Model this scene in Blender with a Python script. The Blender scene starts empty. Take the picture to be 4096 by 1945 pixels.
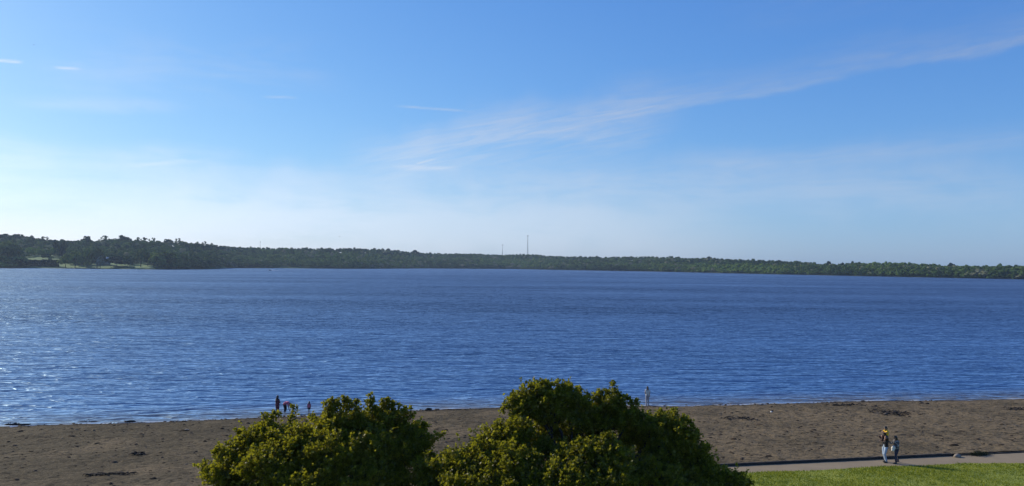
SKY_AIR, SKY_DUST, SKY_OZONE, SKY_STR = 1.0, 0.5, 3.0, 0.1
SKY_GRADE = [(1.10, .62), (.89, 1.20), (.56, 3.08)]
SUN_STR, SUN_COL, EXPOSURE = 5.0, (1.0, .90, .72), 0.0
HAZE, HAZE_COL = 0.000065, (.62, .78, 1.0, 1)
CLOUD_ADD, CLOUD_GAIN, CLOUD_RGB = 1.3, 1.22, (.93, .98, 1.10)
SAND_A, SAND_B, SAND_C = (.088, .070, .042), (.136, .104, .062), (.176, .133, .079)
PATH_COL = (.26, .198, .118)
LAWN_A, LAWN_B, LAWN_C = (.17, .215, .022), (.25, .28, .032), (.31, .32, .042)
WATER_DEEP, WATER_SHALLOW, WATER_TINT = (.005, .020, .064), (.12, .115, .10), (.54, .72, .88)
WATER_NEAR = (.036, .096, .225)
WV, WAVE_D = (.55, .28, .6, .08), 1.25
FAR_GREENS = [(.020, .044, .014), (.13, .20, .045), (.19, .20, .11)]
LEAF_TRANS, LEAVES_PER_TWIG = .52, 12
LEAF_A = [(0, (.075, .085, .005)), (.4, (.155, .150, .008)), (.8, (.23, .205, .012)), (1, (.30, .26, .035))]
LEAF_B = [(0, (.070, .082, .005)), (.4, (.140, .142, .008)), (.8, (.21, .195, .012)), (1, (.28, .25, .04))]
W_ROUGH, W_IOR = (.36, .42), 1.36
import bpy, math, random
import numpy as np
from mathutils import Vector, Matrix

rng = np.random.default_rng(11)
random.seed(5)
scene = bpy.context.scene
COL = scene.collection
F = 3215.0                      # focal length of the 4096 px wide photograph, in pixels
EYE = Vector((0, 0, 12.5))      # eye height above the lake
PITCH, ROLL = math.radians(1.505), math.radians(0.588)
SUN_AZ, SUN_EL = math.radians(-58), math.radians(27)
TO_SUN = Vector((math.sin(SUN_AZ) * math.cos(SUN_EL), math.cos(SUN_AZ) * math.cos(SUN_EL), math.sin(SUN_EL)))

# ------------------------------------------------------------------ camera
cam_d = bpy.data.cameras.new('camera')
cam = bpy.data.objects.new('camera', cam_d)
COL.objects.link(cam)
scene.camera = cam
cam_d.sensor_width = 36
cam_d.lens = 36 * F / 4096
cam_d.clip_end = 20000
CAM_R = Matrix.Rotation(math.pi / 2 + PITCH, 3, 'X') @ Matrix.Rotation(ROLL, 3, 'Z')
cam.matrix_world = Matrix.Translation(EYE) @ CAM_R.to_4x4()


def ray(px, py):
    return (CAM_R @ Vector(((px - 2048) / F, -(py - 972.5) / F, -1.0))).normalized()


def at(px, py, z=0.0):
    d = ray(px, py)
    return EYE + d * ((z - EYE.z) / d.z)


def at_y(px, py, Y):
    d = ray(px, py)
    return EYE + d * (Y / d.y)


def at_dist(px, py, R):
    """point at horizontal distance R along the ray"""
    d = ray(px, py)
    return EYE + d * (R / math.hypot(d.x, d.y))


# ------------------------------------------------------------------ helpers
def tag(o, label=None, cat=None, group=None, kind=None):
    if label: o['label'] = label
    if cat: o['category'] = cat
    if group: o['group'] = group
    if kind: o['kind'] = kind
    return o


def empty(name, loc=(0, 0, 0), rz=0.0):
    o = bpy.data.objects.new(name, None)
    COL.objects.link(o)
    o.location = loc
    o.rotation_euler = (0, 0, rz)
    o.empty_display_size = 0.3
    return o


def mesh_np(name, V, faces, mat, parent=None, smooth=False, tint=None):
    """faces: int array (n,3) or (n,4) or list of those"""
    if not isinstance(faces, (list, tuple)):
        faces = [faces]
    V = np.asarray(V, dtype=np.float32)
    me = bpy.data.meshes.new(name)
    me.vertices.add(len(V))
    me.vertices.foreach_set('co', V.ravel())
    idx = np.concatenate([np.asarray(f, dtype=np.int32).ravel() for f in faces])
    sizes = np.concatenate([np.full(len(f), np.asarray(f).shape[1], dtype=np.int32) for f in faces])
    starts = np.concatenate([[0], np.cumsum(sizes)[:-1]]).astype(np.int32)
    me.loops.add(len(idx))
    me.loops.foreach_set('vertex_index', idx)
    me.polygons.add(len(sizes))
    me.polygons.foreach_set('loop_start', starts)
    if smooth:
        me.polygons.foreach_set('use_smooth', np.ones(len(sizes), dtype=bool))
    me.update(calc_edges=True)
    me.validate()
    if tint is not None:
        a = me.attributes.new('tint', 'FLOAT_COLOR', 'POINT')
        a.data.foreach_set('color', np.asarray(tint, dtype=np.float32).ravel())
    if mat: me.materials.append(mat)
    o = bpy.data.objects.new(name, me)
    COL.objects.link(o)
    if parent: o.parent = parent
    return o


def grid_faces(nr, nc):
    i = np.arange((nr - 1) * (nc - 1))
    r, c = i // (nc - 1), i % (nc - 1)
    a = r * nc + c
    return np.stack([a, a + 1, a + nc + 1, a + nc], 1)


class MB:
    """collects tubes, boxes and balls into one mesh"""
    def __init__(s):
        s.V, s.Q, s.T, s.n = [], [], [], 0

    def add(s, V, Q=None, T=None):
        V = np.asarray(V, float)
        s.V.append(V)
        if Q is not None and len(Q): s.Q.append(np.asarray(Q, int) + s.n)
        if T is not None and len(T): s.T.append(np.asarray(T, int) + s.n)
        s.n += len(V)

    def tube(s, pts, rad, seg=8, cap=True):
        pts = [Vector(p) for p in pts]
        rings = []
        for i, p in enumerate(pts):
            d = (pts[min(i + 1, len(pts) - 1)] - pts[max(i - 1, 0)]).normalized()
            a = d.cross(Vector((0, 0, 1)) if abs(d.z) < .9 else Vector((1, 0, 0))).normalized()
            b = d.cross(a)
            for k in range(seg):
                t = 2 * math.pi * k / seg
                rings.append(p + (a * math.cos(t) + b * math.sin(t)) * rad[i])
        n = len(pts)
        Q = [[i * seg + k, i * seg + (k + 1) % seg, (i + 1) * seg + (k + 1) % seg, (i + 1) * seg + k] for i in range(n - 1) for k in range(seg)]
        T = []
        if cap:
            rings += [pts[0], pts[-1]]
            for k in range(seg):
                T.append([n * seg, (k + 1) % seg, k])
                T.append([n * seg + 1, (n - 1) * seg + k, (n - 1) * seg + (k + 1) % seg])
        s.add([list(v) for v in rings], Q, T)

    def box(s, c, size, rz=0.0, taper=1.0):
        hx, hy, hz = [v / 2 for v in size]
        cs, sn = math.cos(rz), math.sin(rz)
        V = []
        for z in (-1, 1):
            k = taper if z > 0 else 1
            for x, y in ((-1, -1), (1, -1), (1, 1), (-1, 1)):
                X, Y = x * hx * k, y * hy * k
                V.append([c[0] + X * cs - Y * sn, c[1] + X * sn + Y * cs, c[2] + z * hz])
        s.add(V, [[3, 2, 1, 0], [4, 5, 6, 7], [0, 1, 5, 4], [1, 2, 6, 5], [2, 3, 7, 6], [3, 0, 4, 7]])

    def ball(s, c, r, nu=10, nv=7, jit=0.0, R=None):
        r = np.broadcast_to(np.asarray(r, float), (3,))
        V = [[0, 0, -1]]
        for j in range(1, nv):
            ph = -math.pi / 2 + math.pi * j / nv
            for i in range(nu):
                th = 2 * math.pi * i / nu
                V.append([math.cos(ph) * math.cos(th), math.cos(ph) * math.sin(th), math.sin(ph)])
        V.append([0, 0, 1])
        V = np.array(V)
        if jit: V *= (1 + jit * rng.normal(size=(len(V), 1)))
        V = V * r
        if R is not None: V = V @ np.array(R).T
        V = V + np.array(c, float)
        Q, T = [], []
        for j in range(nv - 2):
            for i in range(nu):
                a, b = 1 + j * nu + i, 1 + j * nu + (i + 1) % nu
                Q.append([a, b, b + nu, a + nu])
        for i in range(nu):
            T.append([0, 1 + (i + 1) % nu, 1 + i])
            q = 1 + (nv - 2) * nu
            T.append([len(V) - 1, q + i, q + (i + 1) % nu])
        s.add(V, Q, T)

    def build(s, name, mat, parent=None, smooth=True):
        V = np.concatenate(s.V)
        fs = []
        if s.Q: fs.append(np.concatenate(s.Q))
        if s.T: fs.append(np.concatenate(s.T))
        return mesh_np(name, V, fs, mat, parent, smooth)


def noise2(x, y, seed=0, octaves=4, freq=1.0, gain=0.5):
    """cheap value noise, numpy"""
    out = np.zeros_like(x, dtype=float)
    amp, tot = 1.0, 0.0
    for o in range(octaves):
        X, Y = x * freq + 17.3 * o + seed * 3.7, y * freq - 9.1 * o + seed * 1.9
        xi, yi = np.floor(X).astype(np.int64), np.floor(Y).astype(np.int64)
        fx, fy = X - xi, Y - yi
        fx, fy = fx * fx * (3 - 2 * fx), fy * fy * (3 - 2 * fy)

        def h(a, b):
            v = (a * 374761393 + b * 668265263 + (seed + o) * 1442695041) & 0x7fffffff
            v = ((v ^ (v >> 13)) * 1274126177) & 0x7fffffff
            return ((v ^ (v >> 16)) & 0xffff) / 65535.0
        out += amp * ((h(xi, yi) * (1 - fx) + h(xi + 1, yi) * fx) * (1 - fy) + (h(xi, yi + 1) * (1 - fx) + h(xi + 1, yi + 1) * fx) * fy - 0.5)
        tot += amp
        amp *= gain
        freq *= 2.03
    return out / tot * 2


# ------------------------------------------------------------------ materials
class NT:
    def __init__(s, mat):
        s.m = mat; mat.use_nodes = True
        s.t = mat.node_tree; s.t.nodes.clear()
        s.out = s.t.nodes.new('ShaderNodeOutputMaterial')

    def n(s, kind, ins=None, **props):
        nd = s.t.nodes.new('ShaderNode' + kind)
        for k, v in props.items(): setattr(nd, k, v)
        for k, v in (ins or {}).items():
            if isinstance(v, bpy.types.NodeSocket): s.t.links.new(v, nd.inputs[k])
            else: nd.inputs[k].default_value = v
        return nd

    def noise(s, vec, scale, detail=4, rough=.55, dist=0.0):
        return s.n('TexNoise', {'Vector': vec, 'Scale': scale, 'Detail': detail, 'Roughness': rough, 'Distortion': dist}).outputs['Fac']

    def ramp(s, fac, stops):
        nd = s.n('ValToRGB', {'Fac': fac})
        el = nd.color_ramp.elements
        while len(el) < len(stops): el.new(0.5)
        for e, (p, c) in zip(el, stops):
            e.position = p
            e.color = (*c, 1) if len(c) == 3 else c
        return nd.outputs['Color']

    def math(s, op, a, b=0.0, clamp=False):
        return s.n('Math', {0: a, 1: b}, operation=op, use_clamp=clamp).outputs[0]

    def mix(s, fac, a, b, blend='MIX'):
        nd = s.n('Mix', {}, data_type='RGBA', blend_type=blend)
        for k, v in ((0, fac), (6, a), (7, b)):
            if isinstance(v, bpy.types.NodeSocket): s.t.links.new(v, nd.inputs[k])
            else: nd.inputs[k].default_value = v if k == 0 else (*v, 1)
        return nd.outputs[2]

    def pos(s):
        return s.n('TexCoord').outputs['Object']

    def scaled(s, vec, sc, rz=0.0):
        return s.n('Mapping', {'Vector': vec, 'Scale': sc, 'Rotation': (0, 0, rz)}).outputs[0]

    def bump(s, height, strength, dist):
        return s.n('Bump', {'Height': height, 'Strength': strength, 'Distance': dist}).outputs[0]

    def principled(s, **ins):
        p = s.n('BsdfPrincipled', {k.replace('_', ' '): v for k, v in ins.items()})
        s.t.links.new(p.outputs[0], s.out.inputs[0])
        return p


def new_mat(name):
    return NT(bpy.data.materials.new(name))


def simple(name, col, rough=.7, var=0.25, scale=20.0, metal=0.0):
    t = new_mat(name)
    f = t.noise(t.pos(), scale, 3)
    c = t.mix(f, tuple(v * (1 - var) for v in col), tuple(v * (1 + var) for v in col))
    t.principled(Base_Color=c, Roughness=rough, Metallic=metal)
    return t.m


# ------------------------------------------------------------------ sky, sun, colour management
world = bpy.data.worlds.new('World')
scene.world = world
W = NT.__new__(NT)
world.use_nodes = True
W.t = world.node_tree
W.t.nodes.clear()
wout = W.t.nodes.new('ShaderNodeOutputWorld')
sky = W.n('TexSky', {}, sky_type='NISHITA', sun_disc=False, sun_elevation=SUN_EL, sun_rotation=SUN_AZ,
          altitude=0.0, air_density=SKY_AIR, dust_density=SKY_DUST, ozone_density=SKY_OZONE)
# white balance and contrast of the photograph's camera, channel by channel
sc_ = W.n('SeparateColor', {'Color': sky.outputs[0]})
graded = [W.math('MULTIPLY', W.math('POWER', sc_.outputs[i], SKY_GRADE[i][0]), SKY_GRADE[i][1]) for i in range(3)]
gam = W.n('CombineColor', {0: graded[0], 1: graded[1], 2: graded[2]})
dirn = W.n('TexCoord').outputs['Generated']


def vdot(vec, n):
    return W.n('VectorMath', {0: vec, 1: tuple(n)}, operation='DOT_PRODUCT').outputs['Value']


def smooth(v, a, b):
    return W.n('MapRange', {'Value': v, 'From Min': a, 'From Max': b, 'To Min': 0.0, 'To Max': 1.0}, interpolation_type='SMOOTHSTEP', clamp=True).outputs[0]


WARP = W.math('SUBTRACT', W.noise(dirn, 9.0, 3), .5)      # one shared waviness, two shared cirrus textures
_n = ray(1700, 610).cross(ray(4300, 130)).normalized()
if _n.z < 0: _n = -_n
_e = _n.cross(ray(3000, 370)).normalized()
if _e.x < 0: _e = -_e
_co = W.n('CombineXYZ', {0: W.math('MULTIPLY', vdot(dirn, _e), 5.0), 1: W.math('MULTIPLY', vdot(dirn, _n), 26.0)}).outputs[0]
TEX_A = W.noise(_co, 1.0, 8, .68, .4)
_co = W.n('CombineXYZ', {0: W.math('MULTIPLY', vdot(dirn, (1, 0, 0)), 6.0), 1: W.math('MULTIPLY', vdot(dirn, (0, 0, 1)), 30.0), 2: 4.0}).outputs[0]
TEX_B = W.noise(_co, 1.0, 8, .66, .4)

_co = W.n('CombineXYZ', {0: W.math('MULTIPLY', vdot(dirn, _e), 16.0), 1: W.math('MULTIPLY', vdot(dirn, _n), 170.0), 2: 1.7}).outputs[0]
FIBRE = smooth(W.noise(_co, 1.0, 4, .6, .8), .25, .70)             # fine combed threads in the cirrus


def streak(p0, p1, below, above, amt, x0, x1, tex=None, nlo=.35, nhi=.65, fade=.25):
    """long thin cirrus lying along the great circle through two sky directions; angles in radians"""
    a, b = ray(*p0), ray(*p1)
    n = a.cross(b).normalized()
    if n.z < 0: n = -n
    mid = (a + b).normalized()
    e = n.cross(mid).normalized()
    if e.dot(b - a) < 0: e = -e
    la, lb = math.asin(a.dot(e)), math.asin(b.dot(e))
    v = W.math('ADD', vdot(dirn, n), W.math('MULTIPLY', WARP, (below + above) * .7))
    u = vdot(dirn, e)
    w = W.math('MULTIPLY', smooth(v, -below, 0.0), smooth(v, above, 0.0))
    L = lb - la
    w = W.math('MULTIPLY', w, smooth(u, la + x0 * L, la + (x0 + fade) * L))
    w = W.math('MULTIPLY', w, smooth(u, la + x1 * L, la + (x1 - fade) * L))
    w = W.math('MULTIPLY', w, W.math('GREATER_THAN', vdot(dirn, mid), 0.0))
    if tex is not None: w = W.math('MULTIPLY', w, smooth(tex, nlo, nhi))
    if tex is not TEX_B: w = W.math('MULTIPLY', w, W.math('ADD', W.math('MULTIPLY', FIBRE, .62), .45))
    return W.math('MULTIPLY', w, amt)


clouds = [
    # the long diffuse band climbing from the middle to the top right
    streak((1700, 600), (4300, 130), .010, .050, .24, -.15, 1.6, TEX_A, .15, .70, .3),
    streak((2500, 470), (4300, 130), .006, .022, .20, -.1, 1.6, TEX_A, .15, .70, .35),
    streak((1500, 640), (2500, 470), .060, .060, .44, -.2, 1.3, TEX_A, .20, .65, .4),
    streak((2300, 720), (4200, 560), .012, .030, .22, -.1, 1.5, TEX_A, .25, .70, .35),
    streak((2900, 60), (4200, -40), .030, .030, .08, -.1, 1.4, TEX_A, .25, .70, .35),
    streak((1400, 740), (3900, 740), .060, .055, .32, -.1, 1.2, TEX_B, .20, .65, .3),
    streak((300, 905), (2900, 930), .09, .065, .44, -.25, 1.15, TEX_B, .0, .55, .4),
    # low milky veil on the left
    streak((-300, 660), (1300, 740), .09, .035, .24, -.6, 1.4, TEX_B, .15, .60, .45),
    streak((-300, 560), (900, 640), .030, .020, .20, -.4, 1.2, TEX_B, .30, .70, .4),
    streak((300, 250), (1200, 300), .05, .05, .16, -.3, 1.3, TEX_B, .35, .70, .4),
    streak((80, 410), (700, 430), .012, .014, .22, -.2, 1.2, TEX_B, .30, .70, .4),
    # short bright wisps
    streak((-40, 242), (90, 249), .0022, .0035, .62, -.2, 1.1, None, 0, 1, .35),
    streak((215, 270), (325, 276), .0020, .0028, .58, -.1, 1.1, None, 0, 1, .4),
    streak((1060, 388), (1180, 393), .0025, .0030, .20, -.2, 1.2, None, 0, 1, .4),
    streak((1610, 425), (1860, 444), .0022, .0030, .30, -.2, 1.2, None, 0, 1, .4),
    streak((1600, 668), (1820, 672), .0070, .0040, .42, -.2, 1.2, None, 0, 1, .4),
    streak((1670, 655), (1740, 636), .0016, .0020, .40, -.2, 1.2, None, 0, 1, .4),
    streak((540, 662), (860, 640), .0040, .0050, .26, -.2, 1.2, TEX_B, .25, .65, .4),
]
tot = clouds[0]
for c in clouds[1:]:
    tot = W.math('SUBTRACT', W.math('ADD', tot, c), W.math('MULTIPLY', tot, c))     # screen them together
lum = W.n('RGBToBW', {'Color': gam.outputs[0]}).outputs[0]
cl_l = W.math('MULTIPLY', W.math('ADD', lum, CLOUD_ADD), CLOUD_GAIN)
cl_c = W.n('CombineColor', {0: W.math('MULTIPLY', cl_l, CLOUD_RGB[0]), 1: W.math('MULTIPLY', cl_l, CLOUD_RGB[1]), 2: W.math('MULTIPLY', cl_l, CLOUD_RGB[2])}).outputs[0]
nd = W.n('Mix', {}, data_type='RGBA')
W.t.links.new(tot, nd.inputs[0]); W.t.links.new(gam.outputs[0], nd.inputs[6]); W.t.links.new(cl_c, nd.inputs[7])
world.cycles.sampling_method = 'MANUAL'
world.cycles.sample_map_resolution = 512
bg = W.n('Background', {'Color': nd.outputs[2], 'Strength': SKY_STR})
W.t.links.new(bg.outputs[0], wout.inputs[0])

sun_d = bpy.data.lights.new('sun', 'SUN')
sun_d.energy = SUN_STR
sun_d.angle = math.radians(0.53)
sun_d.color = SUN_COL
sun = bpy.data.objects.new('sun', sun_d)
COL.objects.link(sun)
sun.rotation_euler = TO_SUN.to_track_quat('Z', 'Y').to_euler()
sun.location = (-60, 40, 80)

vs = scene.view_settings
vs.view_transform = 'Standard'
vs.look = 'None'
vs.exposure = EXPOSURE
vs.gamma = 1
scene.display_settings.display_device = 'sRGB'
scene.render.engine = 'CYCLES'
scene.cycles.use_denoising = True
scene.cycles.max_bounces = 8
scene.cycles.transparent_max_bounces = 8
scene.cycles.volume_bounces = 1
scene.cycles.sample_clamp_direct = 3.0
scene.cycles.sample_clamp_indirect = 3.0

# ------------------------------------------------------------------ ground layout
PATH_Z = 1.0
WALL_PX = [(1300, 1944), (2000, 1909), (2820, 1869), (3102, 1855), (3353, 1845), (3605, 1835), (3806, 1827), (3960, 1818), (4096, 1811)]
PATH_NEAR_PX = [(2976, 1896), (3303, 1883), (3655, 1865), (3856, 1857), (4096, 1857)]
SHORE_PX = [(0, 1702), (500, 1690), (1000, 1671), (1400, 1654), (1660, 1641), (2040, 1632), (2500, 1624), (3072, 1613), (3500, 1604), (4096, 1595)]
wp = np.array([at(x, y, PATH_Z)[:2] for x, y in WALL_PX])
cf = np.polyfit(wp[:, 0], wp[:, 1], 1)              # the straight foot of the beach wall: y = cf0 x + cf1
e_u = np.array([1, cf[0]]) / math.hypot(1, cf[0])    # along the wall
e_s = np.array([-e_u[1], e_u[0]])                    # towards the lake
org = np.array([0, cf[1]])


def us(x, y):
    X, Y = np.asarray(x, float) - org[0], np.asarray(y, float) - org[1]
    return X * e_u[0] + Y * e_u[1], X * e_s[0] + Y * e_s[1]


def xy(u, s):
    u, s = np.asarray(u, float), np.asarray(s, float)
    return org[0] + u * e_u[0] + s * e_s[0], org[1] + u * e_u[1] + s * e_s[1]


sp = np.array([us(*at(x, y, 0)[:2]) for x, y in SHORE_PX])
SH_U = np.concatenate([[-900, -200], sp[:, 0], [300, 900]])
SH_S = np.concatenate([[sp[0, 1] + 8, sp[0, 1] + 2], sp[:, 1], [sp[-1, 1], sp[-1, 1] + 20]])
npx = np.array([us(*at(x, y, PATH_Z)[:2]) for x, y in PATH_NEAR_PX])
NP_U = np.concatenate([[-400, npx[0, 0] - 12], npx[:, 0], [npx[-1, 0] + 12, 400]])
NP_S = np.concatenate([[npx[0, 1], npx[0, 1]], npx[:, 1], [npx[-1, 1] - .3, npx[-1, 1] - .3]])


def shore_s(u): return np.interp(u, SH_U, SH_S)


def beach_z(x, y, rough=True):
    u, s = us(x, y)
    S = shore_s(u)
    k = s / S
    z = (PATH_Z + .12) * (1 - k) - .02 * np.sin(np.clip(k, 0, 1) * math.pi)
    if rough:
        am = np.clip(s / 1.2, 0, 1) * np.clip((S - s) / 3.0, .12, 1)
        z = z + am * (.085 * noise2(x, y, 3, 4, .45, .6) + .060 * noise2(x, y, 9, 3, 1.6, .6)) + .05 * noise2(x, y, 5, 3, .10)
    return z


def on_beach(px, py):
    """where a pixel's ray meets the beach"""
    z = .5
    for _ in range(25):
        p = at(px, py, z)
        z = float(beach_z(np.array([p.x]), np.array([p.y]))[0])
    return at(px, py, z)


# beach: fine sheet in the seen part, coarser beyond
us_ = np.concatenate([np.arange(-400, -72, 8.), np.arange(-72, 62, .14), np.arange(62, 400, 8.)])
ss_ = np.concatenate([np.arange(.16, 26, .14), np.arange(26, 44, .4), np.arange(44, 120, 6.)])
U, S_ = np.meshgrid(us_, ss_)
X, Y = xy(U, S_)
Z = beach_z(X, Y)
Z = np.where(S_ > shore_s(U) + 6, np.minimum(Z, -.4), Z)
BEACH = np.stack([X.ravel(), Y.ravel(), Z.ravel()], 1)
t = new_mat('beach_sand')
p = t.pos()
big = t.noise(p, .16, 4)
mid = t.noise(t.scaled(p, (1, 1.3, 1), 0), 1.9, 5, .72)
fine = t.noise(p, 5.0, 4, .7)
x_tone = t.n('MapRange', {'Value': t.n('SeparateXYZ', {0: p}).outputs[0], 'From Min': -34, 'From Max': 26, 'To Min': -.16, 'To Max': .13}).outputs[0]   # the sand colour grows paler to the right
c = t.ramp(t.math('ADD', big, x_tone), [(.25, tuple(v * .8 for v in SAND_A)), (.42, SAND_A), (.55, SAND_B), (.74, SAND_C)])
c = t.mix(t.ramp(mid, [(.36, (0, 0, 0)), (.53, (1, 1, 1))]), tuple(v * .45 for v in SAND_A), c)
c = t.mix(t.math('MULTIPLY', t.ramp(fine, [(.52, (0, 0, 0)), (.72, (1, 1, 1))]), .45), c, tuple(v * 1.5 for v in SAND_C))
g = t.n('Attribute', {}, attribute_name='tint').outputs['Color']          # wet, dark sand along the water's edge
c = t.mix(g, c, (.030, .024, .019))
h = t.math('ADD', t.math('MULTIPLY', t.noise(p, 1.7, 4, .65), 1.0), t.math('MULTIPLY', t.noise(p, 6.0, 3, .7), .45))
t.principled(Base_Color=c, Roughness=.95, Specular_IOR_Level=.08, Normal=t.bump(h, .9, .16))
wet = np.clip(1 - (shore_s(U) - S_ + .5 * noise2(X, Y, 31, 3, .5)) / 1.4, 0, 1) * .85
wet = wet.ravel()
beach = mesh_np('beach', BEACH, grid_faces(len(ss_), len(us_)), t.m, smooth=True, tint=np.stack([wet, wet, wet, np.ones_like(wet)], 1))
tag(beach, kind='structure')

# path: concrete sheet between wall foot and lawn
uu = np.concatenate([np.arange(-400, -60, 10.), np.arange(-60, 62, .5), np.arange(62, 400, 10.)])
rows = []
for k in np.linspace(0, 1, 7):
    lo = np.interp(uu, NP_U, NP_S) + .09 * noise2(uu, uu * 0 + 2., 12, 5, .8, .7)
    sx, sy = xy(uu, lo * (1 - k) + .0 * k)
    rows.append(np.stack([sx, sy, np.full_like(sx, PATH_Z + .004)], 1))
PV = np.concatenate(rows)
t = new_mat('path_concrete')
p = t.pos()
c = t.ramp(t.noise(p, .7, 5, .6), [(.3, tuple(v * .86 for v in PATH_COL)), (.7, tuple(v * 1.12 for v in PATH_COL))])
c = t.mix(t.math('MULTIPLY', t.ramp(t.noise(t.scaled(p, (.5, 3, 1), -math.atan(cf[0])), 1.2, 4), [(.5, (0, 0, 0)), (.75, (1, 1, 1))]), .35), c, tuple(v * .7 for v in PATH_COL))
c = t.mix(t.math('MULTIPLY', t.noise(p, 30, 3, .7), .25), c, tuple(v * .55 for v in PATH_COL))
t.principled(Base_Color=c, Roughness=.85, Normal=t.bump(t.noise(p, 25, 3), .3, .01))
tag(mesh_np('path', PV, grid_faces(7, len(uu)), t.m), kind='structure')

# lawn: gently uneven sheet from the path back past the viewer
vv = np.concatenate([np.linspace(0, 12, 60), np.linspace(12.5, 60, 40), np.linspace(65, 260, 20)])
lo = np.interp(uu, NP_U, NP_S) + .09 * noise2(uu, uu * 0 + 2., 12, 5, .8, .7) + .09
LV = []
for v in vv:
    sx, sy = xy(uu, lo - v)
    LV.append(np.stack([sx, sy, PATH_Z + .02 + .05 * min(v / 1.5, 1) + .05 * noise2(sx, sy, 21, 3, .3)], 1))
t = new_mat('lawn_turf')
p = t.pos()
c = t.ramp(t.noise(p, .45, 5, .65), [(.28, LAWN_A), (.5, LAWN_B), (.72, LAWN_C)])
c = t.mix(t.math('MULTIPLY', t.ramp(t.noise(p, 2.2, 4, .7), [(.48, (0, 0, 0)), (.66, (1, 1, 1))]), .6), c, (.08, .125, .014))
t.principled(Base_Color=c, Roughness=.9, Normal=t.bump(t.noise(p, 9, 4, .7), .5, .05))
tag(mesh_np('lawn', np.concatenate(LV), grid_faces(len(vv), len(uu)), t.m, smooth=True), kind='structure')

# grass blades on the lawn in front of the path
N = 60000
u = rng.uniform(4, 34, N); v = rng.beta(1.0, 1.6, N) * 9
lo_ = np.interp(u, NP_U, NP_S)
gx, gy = xy(u, lo_ - v + .10)
gz = PATH_Z + .0 + .05 * np.minimum(v / 1.5, 1) + .05 * noise2(gx, gy, 21, 3, .3)
ang = rng.uniform(0, 6.28, N); hgt = rng.uniform(.05, .13, N) * (1 + .5 * noise2(gx, gy, 44, 3, .8)); wd = rng.uniform(.012, .03, N)
lean = rng.normal(0, .5, (N, 2)) * hgt[:, None]
A = np.stack([gx - np.cos(ang) * wd, gy - np.sin(ang) * wd, gz], 1)
B = np.stack([gx + np.cos(ang) * wd, gy + np.sin(ang) * wd, gz], 1)
C = np.stack([gx + lean[:, 0], gy + lean[:, 1], gz + hgt], 1)
GV = np.stack([A, B, C], 1).reshape(-1, 3)
t = new_mat('grass_blade')
isl = t.n('NewGeometry').outputs['Random Per Island']
c = t.ramp(isl, [(0, LAWN_A), (.5, LAWN_B), (1, LAWN_C)])
c = t.mix(t.math('MULTIPLY', t.ramp(t.noise(t.pos(), 1.1, 4, .65), [(.46, (0, 0, 0)), (.62, (1, 1, 1))]), .7), c, (.085, .14, .014))
d1 = t.n('BsdfDiffuse', {'Color': c}); d2 = t.n('BsdfTranslucent', {'Color': c})
t.t.links.new(t.n('MixShader', {0: .4, 1: d1.outputs[0], 2: d2.outputs[0]}).outputs[0], t.out.inputs[0])
tag(mesh_np('grass', GV, np.arange(N * 3).reshape(-1, 3), t.m), 'short green grass growing on the lawn beside the path', 'grass', kind='stuff')

# low beach wall: one higher run, a gap with a pale stone, then a thinner run
def wall(u0, u1, h, depth, name, label):
    us1 = np.arange(u0, u1 + .01, .25)
    prof = [(0, -.3), (0, h - .02), (.02, h), (depth - .02, h), (depth, h - .02), (depth, -.3)]
    V = []
    for k, uu1 in enumerate(us1):
        for s1, z1 in prof:
            jx = .012 * math.sin(uu1 * 3.1 + s1 * 9) + rng.normal(0, .004)
            x1, y1 = xy(uu1, s1 + jx)
            V.append([x1, y1, PATH_Z + z1 + (rng.normal(0, .008) if z1 > 0 else 0)])
    n = len(prof)
    Q = []
    for k in range(len(us1) - 1):
        for j in range(n - 1):
            Q.append([k * n + j, (k + 1) * n + j, (k + 1) * n + j + 1, k * n + j + 1])
    b = MB(); b.add(V, Q)
    b.add([V[i] for i in range(n)], None, [[0, i + 1, i + 2][::1] for i in range(n - 2)])
    e0 = (len(us1) - 1) * n
    b.add([V[e0 + i] for i in range(n)], None, [[0, i + 2, i + 1] for i in range(n - 2)])
    return tag(b.build(name, M_WALL, smooth=False), label, 'low wall')


M_WALL = simple('wall_timber', (.026, .021, .017), .9, .4, 6)
u_gap0 = float(us(*at(3815, 1827, PATH_Z)[:2])[0]); u_gap1 = float(us(*at(3842, 1825, PATH_Z)[:2])[0])
wall(-60, u_gap0, .15, .16, 'low_wall', 'long dark low wall between beach and path, running behind the couple')
wall(u_gap1, 60, .06, .14, 'low_wall', 'thinner low wall along the path, to the right of the pale stone')
# ------------------------------------------------------------------ lake
FAR_PX = [(-1500, 1056), (-600, 1064), (-200, 1070), (0, 1073), (115, 1073), (300, 1075), (600, 1078), (780, 1078), (840, 1077), (875, 1075), (920, 1073), (1100, 1073.5),
          (1400, 1076), (1700, 1074.5), (2048, 1076.5), (2300, 1081.5), (2600, 1086.5), (3072, 1097), (3500, 1106), (4096, 1118), (4700, 1130), (5600, 1148)]
fp_x = np.array([a for a, _ in FAR_PX], float); fp_y = np.array([b for _, b in FAR_PX], float)


def far_shore(px):
    py = np.interp(px, fp_x, fp_y)
    return at(px, py, 0)


d = np.geomspace(30, 2600, 800)
tt = np.linspace(-2.2, 2.2, 161)
D_, T_ = np.meshgrid(d, tt, indexing='ij')
WX, WY = T_ * D_, D_
u, s = us(WX, WY)
deep = np.clip(np.where(s > shore_s(u) + 8, 1, -beach_z(WX, WY) / .30), 0, 1)
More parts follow.
